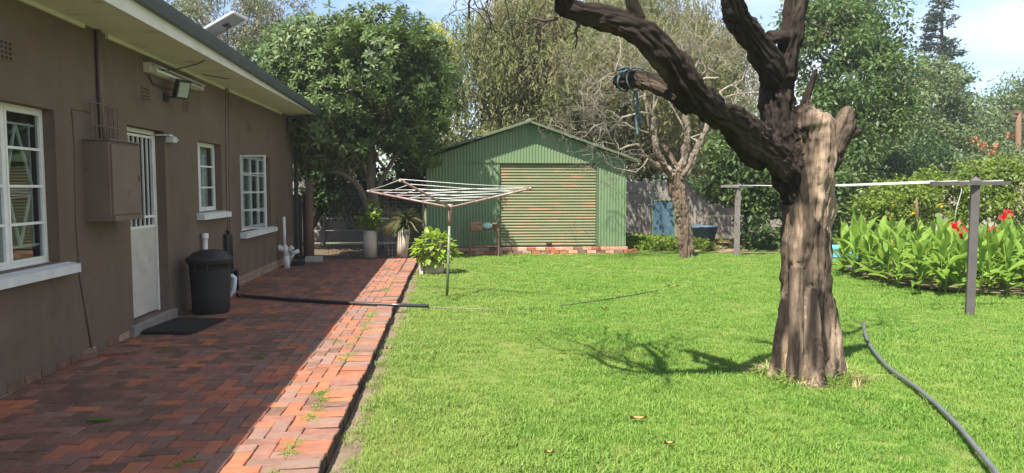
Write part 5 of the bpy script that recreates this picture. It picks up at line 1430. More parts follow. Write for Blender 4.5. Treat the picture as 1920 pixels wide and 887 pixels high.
# trees behind the house, far left
leafy('grey_green_tree', 'tall grey green tree behind the house roof beyond the solar panel', (-9.2, 27, -.1), px_ells([(430, 60, 27, 95, 100, 2.4), (500, 90, 27, 80, 100, 2.2), (520, 30, 27.5, 60, 50, 1.6), (400, 140, 27, 100, 80, 2.2), (350, 60, 28, 60, 60, 2.0)]), M['greygreen'], M['bark_dark'], 420, 60, .5, .15, .022, .2, .5, .40, .7, group=TG)
leafy('yellow_tree', 'bright yellow green tree top peeping out right of the loquat crown', (-1.2, 31, -.1), px_ells([(818, 75, 31, 34, 32, 1.0), (830, 110, 31, 35, 40, 1.0)]), M['yellowleaf'], M['bark_grey'], 90, 50, .35, .12, .03, .14, .2, 0, group=TG)
leafy('side_shrub', 'leafy undergrowth tree left of the shed behind the wire fence', (-3.9, 20.2, -.1), px_ells([(600, 330, 19.8, 60, 50, 1.0), (650, 250, 20.2, 120, 80, 1.2), (560, 260, 20.0, 60, 80, 1.0), (770, 330, 19.2, 40, 70, .8), (560, 130, 19.6, 110, 80, 1.8), (640, 160, 19.8, 100, 80, 1.6), (730, 300, 19.6, 60, 60, 1.0), (690, 370, 20.2, 90, 40, .8)]), M['deepgreen'], M['bark_dark'], 520, 60, .4, .13, .035, .1, .3, .25, group=TG)  # high crown lobes added to cast shade on the garden wall
# trees right
leafy('broadleaf_tree', 'tall leafy green tree right behind the big dead trunk', (13.0, 22.6, -.1), px_ells([(1570, 120, 22.5, 95, 110, 2.0), (1600, 220, 22, 100, 90, 2.0), (1610, 60, 22.8, 70, 70, 1.6), (1540, 30, 23, 60, 50, 1.5), (1650, 170, 22.6, 60, 80, 1.6), (1560, 300, 21.2, 95, 70, 1.6)]), M['midgreen'], M['bark_dark'], 430, 90, .5, .145, .04, .22, .35, .36, .8, tint_c=.55)
leafy('leafy_shrub', 'dark leafy shrub tree with low branches beside the far washing line post', (7.75, 18.9, -.1), px_ells([(1405, 330, 18.6, 75, 65, 1.1), (1440, 410, 18.3, 55, 65, 1.0), (1380, 270, 19.2, 60, 50, 1.1), (1470, 300, 18.8, 70, 90, 1.1), (1350, 320, 18.9, 40, 45, .8), (1560, 370, 18.6, 60, 55, .9), (1520, 420, 18.2, 60, 50, .8)]), M['midgreen'], M['bark_dark'], 330, 50, .36, .15, .042, .1, .3, .34, .9, tint_c=.5)
leafy('spreading_tree', 'broad hazy olive tree in the middle distance left of the conifer', (21.0, 31, -.1), px_ells([(1720, 200, 31, 90, 80, 2.6), (1680, 260, 30.5, 80, 70, 2.2), (1770, 250, 31, 80, 70, 2.4), (1730, 150, 31.5, 60, 50, 2.0), (1640, 290, 30, 70, 60, 2)]), M['oliveg'], M['bark_dark'], 470, 52, .55, .17, .042, .25, .3, .36, .6, group=TG, tint_c=.5)
leafy('spreading_tree', 'rounded grey olive tree at the right edge behind the wooden pole', (31.0, 36, -.1), px_ells([(1890, 230, 36, 85, 80, 3.0), (1850, 270, 35.5, 60, 60, 2.4), (1925, 190, 36.5, 60, 55, 2.4), (1960, 260, 36, 70, 90, 3)]), M['oliveg'], M['bark_dark'], 380, 50, .6, .19, .045, .25, .3, .32, .5, group=TG, tint_c=.45)
ft, C = leafy('flowering_tree', 'olive shrub tree with scattered orange flowers at the far right', (24.5, 30, -.1), px_ells([(1860, 300, 29, 60, 38, 1.6), (1790, 310, 28.5, 60, 34, 1.5), (1720, 320, 28, 60, 30, 1.5), (1910, 315, 29, 45, 40, 1.4)]), M['oliveg'], M['bark_dark'], 200, 45, .45, .15, .04, .14, .3, .3, group=TG)
fs_ = np.array([at(*q) for q in ((1835, 266, 27.2), (1848, 270, 27.2), (1868, 272, 27.2), (1843, 280, 27.2), (1865, 283, 27.2), (1738, 299, 26.4), (1731, 296, 26.4), (1893, 252, 27.2), (1857, 288, 27.2), (1826, 262, 27.2))])
for f_ in fs_: crown_part('flower_cluster', clumps(f_[None], 12, .12, .10, .04, .1), M['orange_flower'], ft)
leafy('low_tree', 'dark undergrowth below the tall trees behind the dead trunk', (16, 24, -.1), px_ells([(1640, 330, 24, 90, 55, 1.4), (1700, 300, 25, 70, 50, 1.4), (1580, 340, 23, 60, 60, 1.2), (1760, 300, 26, 60, 40, 1.2)]), M['deepgreen'], M['bark_dark'], 260, 50, .45, .15, .04, .12, .3, .28, group=TG)
# conifer with tiered boughs
def conifer(label, px_, d_, ytop, ybot, wpx, base):
    t = thing('conifer', label, 'conifer', base, 'conifers on the skyline')
    top, bot = at(px_, ytop, d_), at(px_, ybot, d_)
    b = MB(); b.tube([base, bot, top], [.3, .2, .03], 8)
    P, D, L_ = [], [], []
    H = top.z - bot.z; wm = wpx * d_ / F_PX
    nt = 17
    for k in range(nt):
        f = (k + .4 * random.random()) / nt; z = bot.z + H * f
        for j in range(random.randint(4, 6)):
            a = random.random() * 6.28; ln = wm * (1 - f) ** .75 * random.uniform(.55, 1.1) + .15
            e = Vector((top.x + math.cos(a) * ln, top.y + math.sin(a) * ln, z + ln * .12))
            s0 = Vector((top.x, top.y, z)); b.tube([s0, s0.lerp(e, .5) + Vector((0, 0, -.05 * ln)), e], [.05, .03, .012], 4)
            for m in range(int(70 * ln) + 12):
                u = random.random() ** .6
                c = s0.lerp(e, .25 + .75 * u) + Vector((random.gauss(0, .16), random.gauss(0, .16), random.gauss(0, .09)))
                P.append(c); D.append((random.gauss(0, .6) + math.cos(a), random.gauss(0, .6) + math.sin(a), random.gauss(.1, .6))); L_.append(random.uniform(.12, .3))
    part('trunk', b, M['bark_dark'], t)
    P, D, L_ = np.array(P), np.array(D), np.array(L_)
    crown_part('crown', leaves(P, D, L_, L_ * .22), M['conifer'], t)
conifer('tall dark conifer standing alone on the skyline at the right', 1766, 42, -8, 215, 58, Vector((at(1766, 300, 42).x, 42, -.1)))
conifer('dark conifer top showing above the tall leafy green tree', 1610, 46, -60, 60, 40, Vector((at(1610, 300, 46).x, 46, -.1)))
# far background tree line so no bare horizon shows
C = in_ells([((x, 62 + 6 * math.sin(x), 3.0), (6, 4, 4.2)) for x in range(-40, 70, 7)], 900, .6)
o = link('distant_trees', tri_mesh('distant_trees', *(lambda a: (a[0], a[1], M['oliveg'], a[2]))(clumps(C, 40, 1.3, .5, .16, .2)))); tag(o, 'line of distant trees beyond the neighbouring plots', 'trees', None, 'stuff')

# creeper shrubs behind the lilies
for (lab, ee, n_, fl) in (
    ('yellow green creeper mound with yellow flowers behind the lily bed', [(1690, 385, 15.6, 75, 50, .8), (1740, 365, 15.8, 60, 45, .8), (1650, 400, 15.4, 40, 45, .7)], 210, ((1763, 385), (1697, 402), (1685, 399), (1668, 405), (1676, 380), (1712, 400))),
    ('taller yellow green creeper mound behind the near washing line post', [(1820, 370, 15.6, 70, 55, .9), (1880, 360, 15.4, 55, 60, .9), (1860, 330, 16.2, 60, 35, .8)], 230, ()),
    ('creeper shrub mound at the right edge of the garden', [(1930, 370, 15.2, 50, 75, .9), (1980, 380, 15.2, 60, 80, .9)], 160, ())):
    e_ = px_ells(ee); base = Vector((e_[0][0][0], e_[0][0][1], -.1))
    t, C = leafy('creeper_shrub', lab, base, e_, M['creeper'], M['bark_dark'], n_, 42, .24, .085, .028, .04, .35, .25, 1.2, .7, 'creeper shrubs behind the lilies', .45, 'shrub')
    for x, y in fl: crown_part('flower', clumps(np.array([at(x, y, 14.85)]), 10, .05, .06, .025), M['yellow_flower'], t)
b = MB(); b.tube([at(1719, 430, 14.6), at(1720, 400, 14.6), at(1718, 375, 14.6)], .03, 8)
single('garden_stake', b, M['timber'], 'brown wooden stake among the creeper behind the lilies', 'stake', at(1719, 430, 14.6))
b = MB(); b.tube([at(1768, 440, 14.0), at(1767, 420, 14.0), at(1763, 407, 14.0)], [.08, .07, .08], 10); b.tube([at(1763, 408, 14.0), at(1758, 403, 13.95)], [.085, .05], 10)
single('log_stump', b, M['bark_grey'], 'short cut log stump among the creeper behind the lilies', 'log', at(1768, 440, 14.0))
# utility pole
q0, q1 = at(1912, 330, 30), at(1910, 212, 30)
b = MB(); b.tube([Vector((q0.x, 30, -.1)), q1], .11, 8); b.bar(q1 + Vector((-.35, 0, -.15)), q1 + Vector((.35, 0, -.1)), .1, .12); b.bar(q1 + Vector((-.2, 0, .05)), q1 + Vector((.1, 0, .02)), .2, .14)
single('utility_pole', b, M['timber'], 'brown wooden utility pole at the far right among the trees', 'pole', Vector((q0.x, 30, -.1)))

# ------------------------------------------------------------------ canna lily bed
bed = [tuple(gnd(x, y, -.05)[:2]) for x, y in ((1566, 512), (1600, 524), (1650, 537), (1705, 546), (1765, 554), (1840, 560), (1925, 563))] + [(11.6, 9.6), (11.8, 14.6), (9.2, 15.0)]
bed_soil = [(x + .34, y + .46) for x, y in bed[:7]] + bed[7:]
g = MB(); g.add([(x, y, -.03) for x, y in bed_soil], [tuple(range(len(bed)))]); struct('flower_bed', g, M['soil'])
def canna_leaf(seed):
    r_ = random.Random(seed); n_ = 6; vs, fs = [], []
    Ln, Wd = .40, .082
    prof = [.12, .62, .95, 1.0, .8, .42, .0]
    for i in range(n_ + 1):
        f = i / n_; y_ = Ln * f; z_ = -.07 * f ** 2.4 * (1 + .5 * r_.random()); w_ = Wd * prof[i]; cur = .28 * w_
        vs += [(-w_, y_, z_ + cur + r_.uniform(-.006, .006)), (0, y_, z_), (w_, y_, z_ + cur + r_.uniform(-.006, .006))]
    for i in range(n_):
        for k in (0, 1): a = i * 3 + k; fs.append((a, a + 1, a + 4, a + 3))
    mb = MB(); mb.add(vs, fs, 0, True); return mb.mesh('leaf', M['canna'])
CL = [canna_leaf(i) for i in range(4)]
st = MB(); st.tube([(0, 0, 0), (.01, 0, .35), (0, .01, .72)], [.014, .011, .006], 6); stem_me = st.mesh('stem', M['canna'])
def flower_mesh(seed):
    r_ = np.random.default_rng(seed); n_ = 26
    P = np.array([0, 0, .0]) + r_.normal(size=(n_, 3)) * np.array([.03, .03, .05]); D = r_.normal(size=(n_, 3)); D[:, 2] += .3
    v, t_, tt = leaves(P, D, .09, .036); return tri_mesh('flower', v, t_, M['red_flower'], tt)
FM = [flower_mesh(i) for i in range(2)]
def inpoly(x, y, poly):
    c = False; j = len(poly) - 1
    for i in range(len(poly)):
        if (poly[i][1] > y) != (poly[j][1] > y) and x < (poly[j][0] - poly[i][0]) * (y - poly[i][1]) / (poly[j][1] - poly[i][1]) + poly[i][0]: c = not c
        j = i
    return c
rc = random.Random(17)
pos = []
for tries in range(6000):
    x, y = rc.uniform(6.8, 11.6), rc.uniform(9.2, 14.6)
    if not inpoly(x, y, bed) or not inpoly(x - .02, y - .03, bed): continue
    if all((x - a) ** 2 + (y - c) ** 2 > .25 ** 2 for a, c in pos): pos.append((x, y))
pos = [p_ for p_ in pos if in_view(p_[0], p_[1], .4, 160)]
pos.sort(key=lambda p_: p_[1] + .3 * p_[0]); pos = pos[:135]
flowers = [(at(1790, 430, 11.4), 0), (at(1808, 437, 11.2), 1), (at(1858, 438, 11.6), 0), (at(1890, 405, 12.0), 1), (at(1884, 413, 12.0), 0)]
for n_, (x, y) in enumerate(pos):
    fl = None
    for f_, k in flowers:
        pass
    c = thing('canna_lily', 'leafy green canna lily without a flower in the bed behind the washing line post', 'plant', (x, y, -.04), 'canna lilies in the flower bed')
    h = rc.uniform(.68, 1.15)
    s_ = shared('stem', stem_me, c, (0, 0, 0), (rc.gauss(0, .06), rc.gauss(0, .06), 0), (1, 1, h))
    a = rc.random() * 6.28
    for k in range(8):
        a += 2.4 + rc.uniform(-.4, .4); f = k / 7
        shared('leaf', CL[rc.randrange(4)], c, (0, 0, (.10 + .56 * f) * h), (R(24 + 62 * f) + rc.gauss(0, .14), rc.gauss(0, .15), a), (rc.uniform(.5, .95), rc.uniform(.85, 1.4) * (1.0 - .12 * f), rc.uniform(.4, 2.2)))
for n_, (f_, k) in enumerate(flowers):
    lab = ['red canna flower just left of the near washing line post', 'red canna flower half hidden by the near washing line post', 'small red canna flower low right of the washing line post', 'tallest red canna flower at the right edge', 'red canna flower just below the tallest one at the right edge'][n_]
    c = thing('canna_lily', lab, 'plant', (f_.x, f_.y, -.04), 'flowering canna lilies')
    b = MB(); b.tube([(f_.x, f_.y, -.04), (f_.x + .01, f_.y, f_.z * .6), (f_.x, f_.y, f_.z)], [.012, .009, .005], 6); part('stem', b, M['red_flower'] if False else M['canna'], c)
    shared('flower', FM[k], c, (0, 0, f_.z + .05), (0, 0, n_), 1.0)
    for m in range(6):
        f = m / 5; shared('leaf', CL[m % 4], c, (0, 0, .1 + .5 * f), (R(38 + 40 * f), rc.gauss(0, .15), m * 2.4 + n_))

# ------------------------------------------------------------------ boundary walls: posts and stacked panels
def precast(name, label, pts, y, mat_, z1=1.85, group=None):
    x0, x1 = pts
    t = thing(name, label, 'wall', ((x0 + x1) / 2, y, 0), group); n_ = int(round((x1 - x0) / 1.55)); st_ = (x1 - x0) / n_; L0 = WLOC[t.name]
    b = MB(); b.bevbox((-.07, -.06, -.2), (.07, .06, z1 + .04), .01); pm = b.mesh('wall_post', mat_)
    b = MB(); b.bevbox((-st_ / 2 + .02, -.022, 0), (st_ / 2 - .02, .022, z1 / 5 - .012), .008); pn = b.mesh('wall_panel', mat_)
    for i in range(n_ + 1): shared('wall_post', pm, t, Vector((x0 + i * st_, y, 0)) - L0)
    for i in range(n_):
        for k in range(5): shared('wall_panel', pn, t, Vector((x0 + (i + .5) * st_, y + rb.uniform(-.006, .006), -.03 + k * z1 / 5)) - L0)
precast('garden_wall', 'grey precast concrete panel wall left of the shed behind the wire fence', (-9.5, -.9), 21.6, M['precast'], 1.8, 'precast boundary walls')
precast('garden_wall', 'grey precast concrete panel wall right of the shed behind the bare tree', (4.6, 12.4), 21.9, M['precast'], 1.85, 'precast boundary walls')
precast('garden_wall', 'sunny pinkish wall glimpsed right of the big dead trunk', (12.6, 26), 24.2, M['precast_pink'], 1.9, 'precast boundary walls')
# neighbour house glimpsed at left behind the trees
nb = thing('neighbour_house', 'neighbouring house with pinkish roof glimpsed through the trees left of the shed', 'house', (-8.5, 29, 0))
b = MB(); b.box((-13, 27.6, -.1), (-4.4, 33, 2.6)); part('wall', b, M['precast_pink'], nb)
b = MB(); b.add([(-13.4, 27.2, 2.5), (-4.0, 27.2, 2.5), (-5.8, 30.3, 4.9), (-11.6, 30.3, 4.9), (-13.4, 33.4, 2.5), (-4.0, 33.4, 2.5)], [(0, 1, 2, 3), (3, 2, 5, 4), (1, 5, 2), (0, 3, 4)]); part('roof', b, M['tile_roof'], nb)
b = MB(); b.box((-8.6, 27.55, .9), (-7.4, 27.597, 2.0)); part('window', b, M['dark_void'], nb)
# blue things by the wall
p_, q_ = at(1226, 425, 20.9), at(1262, 380, 20.9)
lp = thing('old_door', 'faded blue old door leaning against the grey wall', 'door', (p_.x, 20.9, -.05))
b = MB(); rt_ = Euler((R(-9), 0, 0)).to_matrix(); b.box((p_.x, 20.9, -.05), (p_.x + .62, 20.94, 1.2), 0, rt_, (p_.x, 20.9, -.05)); part('sheet', b, M['blue_paint'], lp)
b = MB()
for lo, hi in (((p_.x - .04, 20.885, -.05), (p_.x, 20.955, 1.24)), ((p_.x + .62, 20.885, -.05), (p_.x + .66, 20.955, 1.24)), ((p_.x, 20.887, 1.2), (p_.x + .62, 20.953, 1.24))): b.box(lo, hi, 0, rt_, (p_.x, 20.9, -.05))
part('frame', b, M['green_trim'], lp)
p_ = gnd(1310, 436, -.05); cx_, cy_ = at(1312, 430, 20.4).x, 20.4
b = MB(); b.lathe([(0, -.05), (.36, -.05), (.40, .0), (.52, .42), (.55, .44), (.55, .47), (.50, .46), (.40, .06), (0, .04)], (cx_, cy_, 0), 28)
single('blue_tub', b, M['blue_paint'], 'faded blue round tub on the ground right of the bare trunk', 'tub', (cx_, cy_, -.05))
cx_, cy_ = at(1578, 449, 15.6).x, 15.6
b = MB(); b.box((cx_ - .35, cy_ - .2, -.07), (cx_ + .3, cy_ + .5, .20)); b.box((cx_ - .38, cy_ - .23, .201), (cx_ + .33, cy_ + .53, .24))
single('blue_crate', b, M['blue_bright'], 'bright blue plastic box behind the left end of the lily bed', 'box', (cx_, cy_, -.05))
# ------------------------------------------------------------------ wire fence, timber post, dark gate
fy = 16.45
fn = thing('wire_fence', 'wire mesh fence across the end of the brick path', 'fence', (-2, fy, -.1))
b = MB()
for i in range(27): x = -2.75 + i * .085; b.bar((x, fy, -.1), (x, fy, 1.55), .004)
for i in range(20): z = 0 + i * .08; b.bar((-2.75, fy + .005, z), (-.55, fy + .005, z), .004)
part('wire_mesh', b, M['wire'], fn)
for x in (-1.7, -.6): b = MB(); b.tube([(x, fy + .03, -.1), (x, fy + .03, 1.6)], .025, 8); part('fence_post', b, M['wire'], fn)
q = at(581, 480, 16.3); b = MB(); b.tube([(q.x, 16.3, -.1), (q.x, 16.3, .6), (q.x + .02, 16.3, 1.72)], [.1, .095, .085], 9)
single('timber_post', b, M['timber'], 'thick brown timber post at the end of the wire fence by the house', 'post', (q.x, 16.3, -.1))
b = MB(); q = at(560, 470, 16.2); gt = thing('dark_gate', 'dark narrow boarded gate between house corner and timber post', 'gate', (q.x, 16.35, -.05))
for k in range(3):
    b = MB(); b.box((q.x - .16 + k * .115, 16.33, -.02), (q.x - .055 + k * .115, 16.36, 1.45 - .03 * (k % 2))); part('board', b, M['bark_dark'], gt)
b = MB(); b.box((q.x - .17, 16.361, .3), (q.x + .19, 16.40, .38)); b.box((q.x - .17, 16.361, 1.15), (q.x + .19, 16.40, 1.23)); part('rail', b, M['bark_dark'], gt)
b = MB(); b.bar((WX + .2, 16.35, 1.72), (q.x + .45, 16.35, 1.75), .08, .07); single('lintel_beam', b, M['timber'], 'weathered beam across the top of the dark gate', 'beam', (q.x, 16.35, 1.7))

# ------------------------------------------------------------------ planters and pots
def rosette_leaves(c, n_, L, W, el0, el1, r_, bend=.25):
    a = r_.random(n_) * 6.28; el = el0 + (el1 - el0) * r_.random(n_)
    D = np.stack([np.cos(a) * np.cos(el), np.sin(a) * np.cos(el), np.sin(el)], 1)
    return leaves(np.tile(np.array(c), (n_, 1)), D, L * (.7 + .5 * r_.random(n_)), W, np.tile([0, 0, 1.], (n_, 1)), None, .2, bend)
q = gnd(693, 484); c0 = Vector((q.x, q.y + .15, 0))
pl = thing('column_planter', 'pale upright column planter with a leafy plant, left of two', 'planter', c0)
b = MB(); b.lathe([(0, 0), (.15, 0), (.148, .30), (.15, .62), (.135, .62), (.13, .57), (0, .57)], c0, 24); part('pot', b, M['pale_pot'], pl)
C = in_ells([((c0.x, c0.y, .9), (.25, .25, .25)), ((c0.x + .05, c0.y, 1.15), (.12, .12, .2))], 30, .5)
crown_part('foliage', clumps(C, 10, .1, .11, .045, .1), M['limegreen'], pl)
b = MB()
for i in range(8): b.tube([(c0.x, c0.y, .56), tuple(C[i])], [.012, .006], 5)
part('stem', b, M['bark_grey'], pl)
q = gnd(753, 484); c0 = Vector((q.x, q.y + .15, 0))
pl = thing('column_planter', 'leaning pale column planter with a spiky yucca, right of two', 'planter', c0)
b = MB(); b.lathe([(0, 0), (.13, 0), (.128, .35), (.135, .66), (.12, .66), (0, .6)], c0, 24, 0, True, Euler((0, R(5), 0)).to_matrix()); part('pot', b, M['pale_pot'], pl)
lv = joinlv(rosette_leaves((c0.x + .07, c0.y, .85), 130, .50, .016, -.5, 1.3, rng, .35), rosette_leaves((c0.x + .06, c0.y, .75), 70, .34, .014, -1.2, .2, rng, .2))
crown_part('foliage', lv, M['yucca'], pl)
q = gnd(812, 513, -.05); c0 = Vector((q.x, q.y + .12, -.06))
pp = thing('potted_hydrangea', 'bright lime green leafy bush in a low pale pot on the lawn', 'potted plant', c0)
b = MB(); b.lathe([(0, 0), (.19, 0), (.21, .06), (.215, .18), (.20, .18), (.19, .14), (0, .14)], c0, 28); part('pot', b, M['pale_pot'], pp)
b = MB(); b.bevbox((c0.x - .26, c0.y - .17, -.06), (c0.x - .19, c0.y - .05, .12), .02); part('broken_pot_side', b, M['pale_pot'], pp)
lf = MB(); pr = [.05, .6, .95, .9, .5, 0]
vs, fs = [], []
for i in range(6):
    f = i / 5; w_ = .045 * pr[i]; vs += [(-w_, .13 * f, .012 * pr[i] - .03 * f * f), (0, .13 * f, -.03 * f * f), (w_, .13 * f, .012 * pr[i] - .03 * f * f)]
for i in range(5):
    for k in (0, 1): a = 3 * i + k; fs.append((a, a + 1, a + 4, a + 3))
lf.add(vs, fs, 0, True); lfm = lf.mesh('leaf', M['potleaf'])
hc = Vector((.02, 0, .46))
rp = random.Random(4)
b = MB()
n_l = 0
while n_l < 260:
    v = Vector((rp.gauss(0, 1), rp.gauss(0, 1), rp.gauss(0, 1))).normalized()
    if v.z < -.75: continue
    k = rp.uniform(.72, 1.04) * (1 + .16 * noise.noise(v * 2.4))
    p_ = hc + Vector((v.x * .40, v.y * .36, v.z * .33)) * k
    if p_.z < .2: continue
    dirv = Vector((v.x + rp.gauss(0, .4), v.y + rp.gauss(0, .4), v.z * .5 - .1 + rp.gauss(0, .25)))
    rq = dirv.to_track_quat('Y', 'Z').to_euler()
    shared('leaf', lfm, pp, p_, rq, rp.uniform(.85, 1.35)); n_l += 1
    if n_l % 8 == 0: b.tube([c0 + Vector((0, 0, .14)), c0 + p_ * .6 + Vector((0, 0, .1)), c0 + p_], [.009, .007, .004], 5)
part('stem', b, M['bark_grey'], pp)

# ------------------------------------------------------------------ grass and ground cover
def grassmat():
    m, n, l, bs = nodes_of('grass_blade')
    g_ = n.new('ShaderNodeNewGeometry'); oi = n.new('ShaderNodeObjectInfo')
    r_ = ramp(n, [(0, (0.12, 0.25, 0.033)), (.35, (0.16, 0.325, 0.046)), (.7, (0.205, 0.375, 0.058)), (.94, (0.26, 0.39, 0.08)), (1, (0.36, 0.34, 0.13))])
    l.new(oi.outputs['Random'], r_.inputs['Fac'])
    t = noise_node(n, l, g_.outputs['Position'], .8, 6, .65); rr = ramp(n, [(.40, (0, 0, 0)), (.66, (1, 1, 1))]); l.new(t.outputs['Fac'], rr.inputs['Fac'])
    col = mix(n, l, rr.outputs['Color'], r_.outputs['Color'], (0.25, 0.375, 0.07))
    t9 = noise_node(n, l, g_.outputs['Position'], 2.3, 5, .7); r9 = ramp(n, [(.60, (0, 0, 0)), (.74, (.75, .75, .75))]); l.new(t9.outputs['Fac'], r9.inputs['Fac'])
    col = mix(n, l, r9.outputs['Color'], col, (0.36, 0.37, 0.13))
    # drier beside the path
    sx = n.new('ShaderNodeSeparateXYZ'); l.new(g_.outputs['Position'], sx.inputs[0])
    mr = n.new('ShaderNodeMapRange'); mr.inputs['From Min'].default_value = 1.6; mr.inputs['From Max'].default_value = -.6; mr.inputs['To Max'].default_value = .55
    l.new(sx.outputs['X'], mr.inputs['Value'])
    t2 = noise_node(n, l, g_.outputs['Position'], 3, 3); mm = n.new('ShaderNodeMath'); mm.operation = 'MULTIPLY'; l.new(mr.outputs['Result'], mm.inputs[0]); l.new(t2.outputs['Fac'], mm.inputs[1])
    m2 = n.new('ShaderNodeMath'); m2.operation = 'MULTIPLY'; m2.inputs[1].default_value = 1.7; l.new(mm.outputs[0], m2.inputs[0])
    col = mix(n, l, m2.outputs[0], col, (0.30, 0.355, 0.10))
    l.new(col, bs.inputs['Base Color']); bs.inputs['Roughness'].default_value = .5; bs.inputs['Specular IOR Level'].default_value = .3
    tr_ = n.new('ShaderNodeBsdfTranslucent'); l.new(col, tr_.inputs['Color'])
    ms = n.new('ShaderNodeMixShader'); ms.inputs['Fac'].default_value = .48
    l.new(bs.outputs['BSDF'], ms.inputs[1]); l.new(tr_.outputs['BSDF'], ms.inputs[2]); l.new(ms.outputs['Shader'], n['Material Output'].inputs['Surface'])
    return m
M['grass'] = grassmat()
def tuft(name, seed, nb, rad, h, w_, lean, mat_):
    r_ = np.random.default_rng(seed); V_, T_ = [], []
    for i in range(nb):
        a = r_.random() * 6.28; rr = rad * math.sqrt(r_.random()); p = np.array([rr * math.cos(a), rr * math.sin(a), 0])
        ht = h * (.55 + .7 * r_.random()); b_ = r_.random() * 6.28; d_ = np.array([math.cos(b_), math.sin(b_), 0]); s_ = np.array([-d_[1], d_[0], 0]) * w_ * (.7 + .6 * r_.random())
        le_ = lean * (.3 + r_.random()) * ht
        m1 = p + d_ * le_ * .3 + np.array([0, 0, ht * .55]); tp = p + d_ * le_ + np.array([0, 0, ht * (1 - .25 * lean)])
        o_ = len(V_); V_ += [p - s_, p + s_, m1 - s_ * .8, m1 + s_ * .8, tp]; T_ += [(o_, o_ + 1, o_ + 3), (o_, o_ + 3, o_ + 2), (o_ + 2, o_ + 3, o_ + 4)]
    return tri_mesh(name, np.array(V_), np.array(T_), mat_)
def scatter(name, label, cat, pts, scl, variants):
    col_ = bpy.data.collections.new(name + '_variants')
    for v in variants: col_.objects.link(bpy.data.objects.new(name + '_tuft', v))
    me = bpy.data.meshes.new(name); me.from_pydata([tuple(p) for p in pts], [], [])
    a = me.attributes.new('sc', 'FLOAT', 'POINT'); a.data.foreach_set('value', np.asarray(scl, np.float32))
    o = link(name, me); tag(o, label, cat, None, 'stuff')
    ng = bpy.data.node_groups.new(name, 'GeometryNodeTree')
    ng.interface.new_socket('Geometry', in_out='INPUT', socket_type='NodeSocketGeometry'); ng.interface.new_socket('Geometry', in_out='OUTPUT', socket_type='NodeSocketGeometry')
    N_, L_ = ng.nodes, ng.links
    gi, go = N_.new('NodeGroupInput'), N_.new('NodeGroupOutput')
    ci = N_.new('GeometryNodeCollectionInfo'); ci.inputs['Collection'].default_value = col_; ci.inputs['Separate Children'].default_value = True; ci.inputs['Reset Children'].default_value = True
    ip = N_.new('GeometryNodeInstanceOnPoints'); ip.inputs['Pick Instance'].default_value = True
    ri = N_.new('FunctionNodeRandomValue'); ri.data_type = 'INT'; ri.inputs[4].default_value = 0; ri.inputs[5].default_value = len(variants) - 1
    rv = N_.new('FunctionNodeRandomValue'); rv.data_type = 'FLOAT_VECTOR'; rv.inputs[0].default_value = (-.12, -.12, 0); rv.inputs[1].default_value = (.12, .12, 6.283)
    na = N_.new('GeometryNodeInputNamedAttribute'); na.data_type = 'FLOAT'; na.inputs['Name'].default_value = 'sc'
    L_.new(gi.outputs[0], ip.inputs['Points']); L_.new(ci.outputs[0], ip.inputs['Instance']); L_.new(ri.outputs[2], ip.inputs['Instance Index'])
    L_.new(rv.outputs[0], ip.inputs['Rotation']); L_.new(na.outputs[0], ip.inputs['Scale']); L_.new(ip.outputs[0], go.inputs[0])
    md = o.modifiers.new('scatter', 'NODES'); md.node_group = ng
    return o
tv = [tuft('t', i, 40, .085, .036, .0022, .8, M['grass']) for i in range(5)] + [tuft('t', 20 + i, 32, .075, .046, .0024, 1.1, M['grass']) for i in range(3)]
pts, scl = [], []
def bed_test(x, y): return inpoly(x, y, bed_soil)
for (ya, yb_, dens) in ((1.8, 6, 380), (6, 9, 270), (9, 13, 180), (13, 18, 115)):
    n_ = int((yb_ - ya) * 15.0 * dens)
    X = rng.uniform(-.66, 14.3, n_); Y = rng.uniform(ya, yb_, n_)
    for x, y in zip(X, Y):
        if not in_view(x, y, 0):
            if not in_view(x, y, 0, 560, 330) or random.random() < .3: continue
        if bed_test(x - .05, y + .05): continue
        if (x - tb.x) ** 2 + (y - tb.y) ** 2 < .24 ** 2: continue
        e_ = x + .66
        if e_ < .22 and random.random() > e_ / .22 + .12 + .5 * noise.noise(Vector((x * 4, y * 3, 0))): continue
        if y > 17.35 and x < 4.4: continue
        z = lawn_h(x, y) if x > X0 else -.08
        nz = noise.noise(Vector((x * .9, y * .9, 8))) + .5 * noise.noise(Vector((x * 2.7, y * 2.7, 3)))
        pts.append((x, y, z - .004)); scl.append(max(.5, 1.0 + .42 * nz) * (1.15 if y > 9 else 1.0) * random.uniform(.8, 1.2))
print('grass points', len(pts))
scatter('grass', 'mown bright green lawn grass covering the garden', 'grass', pts, scl, tv)
# longer tufts round trunk and posts, weeds between the bricks
M['straw'] = pmat('dry_straw', [(0.36, 0.28, 0.14), (0.48, 0.39, 0.21)], scale=20, rough=0.9)
lg = [tuft('t', 50 + i, 26, .05, .15, .0032, 1.1, M['grass']) for i in range(3)] + [tuft('t', 57 + i, 22, .05, .12, .003, 1.7, M['straw']) for i in range(2)]
pts, scl = [], []
for i in range(110):
    a = random.random() * 6.28; r_ = random.uniform(.30, .46); pts.append((tb.x + math.cos(a) * r_, tb.y + math.sin(a) * r_ * .95, ZL)); scl.append(random.uniform(.5, 1.25))
for c in (np_, fp_, hb):
    for i in range(8): a = random.random() * 6.28; pts.append((c.x + math.cos(a) * .1, c.y + math.sin(a) * .1, ZL)); scl.append(random.uniform(.4, .7))
for i in range(60): pts.append((random.uniform(sx0, sx1 + .3), SY - .25 - random.random() * .15, ZL)); scl.append(random.uniform(.4, .9))
scatter('long_grass', 'longer unmown grass tufts round the trunk and posts', 'grass', pts, scl, lg)
wd = [tuft('t', 70 + i, 22, .035, .038, .0035, 1.6, M['grass']) for i in range(3)]
pts, scl = [], []
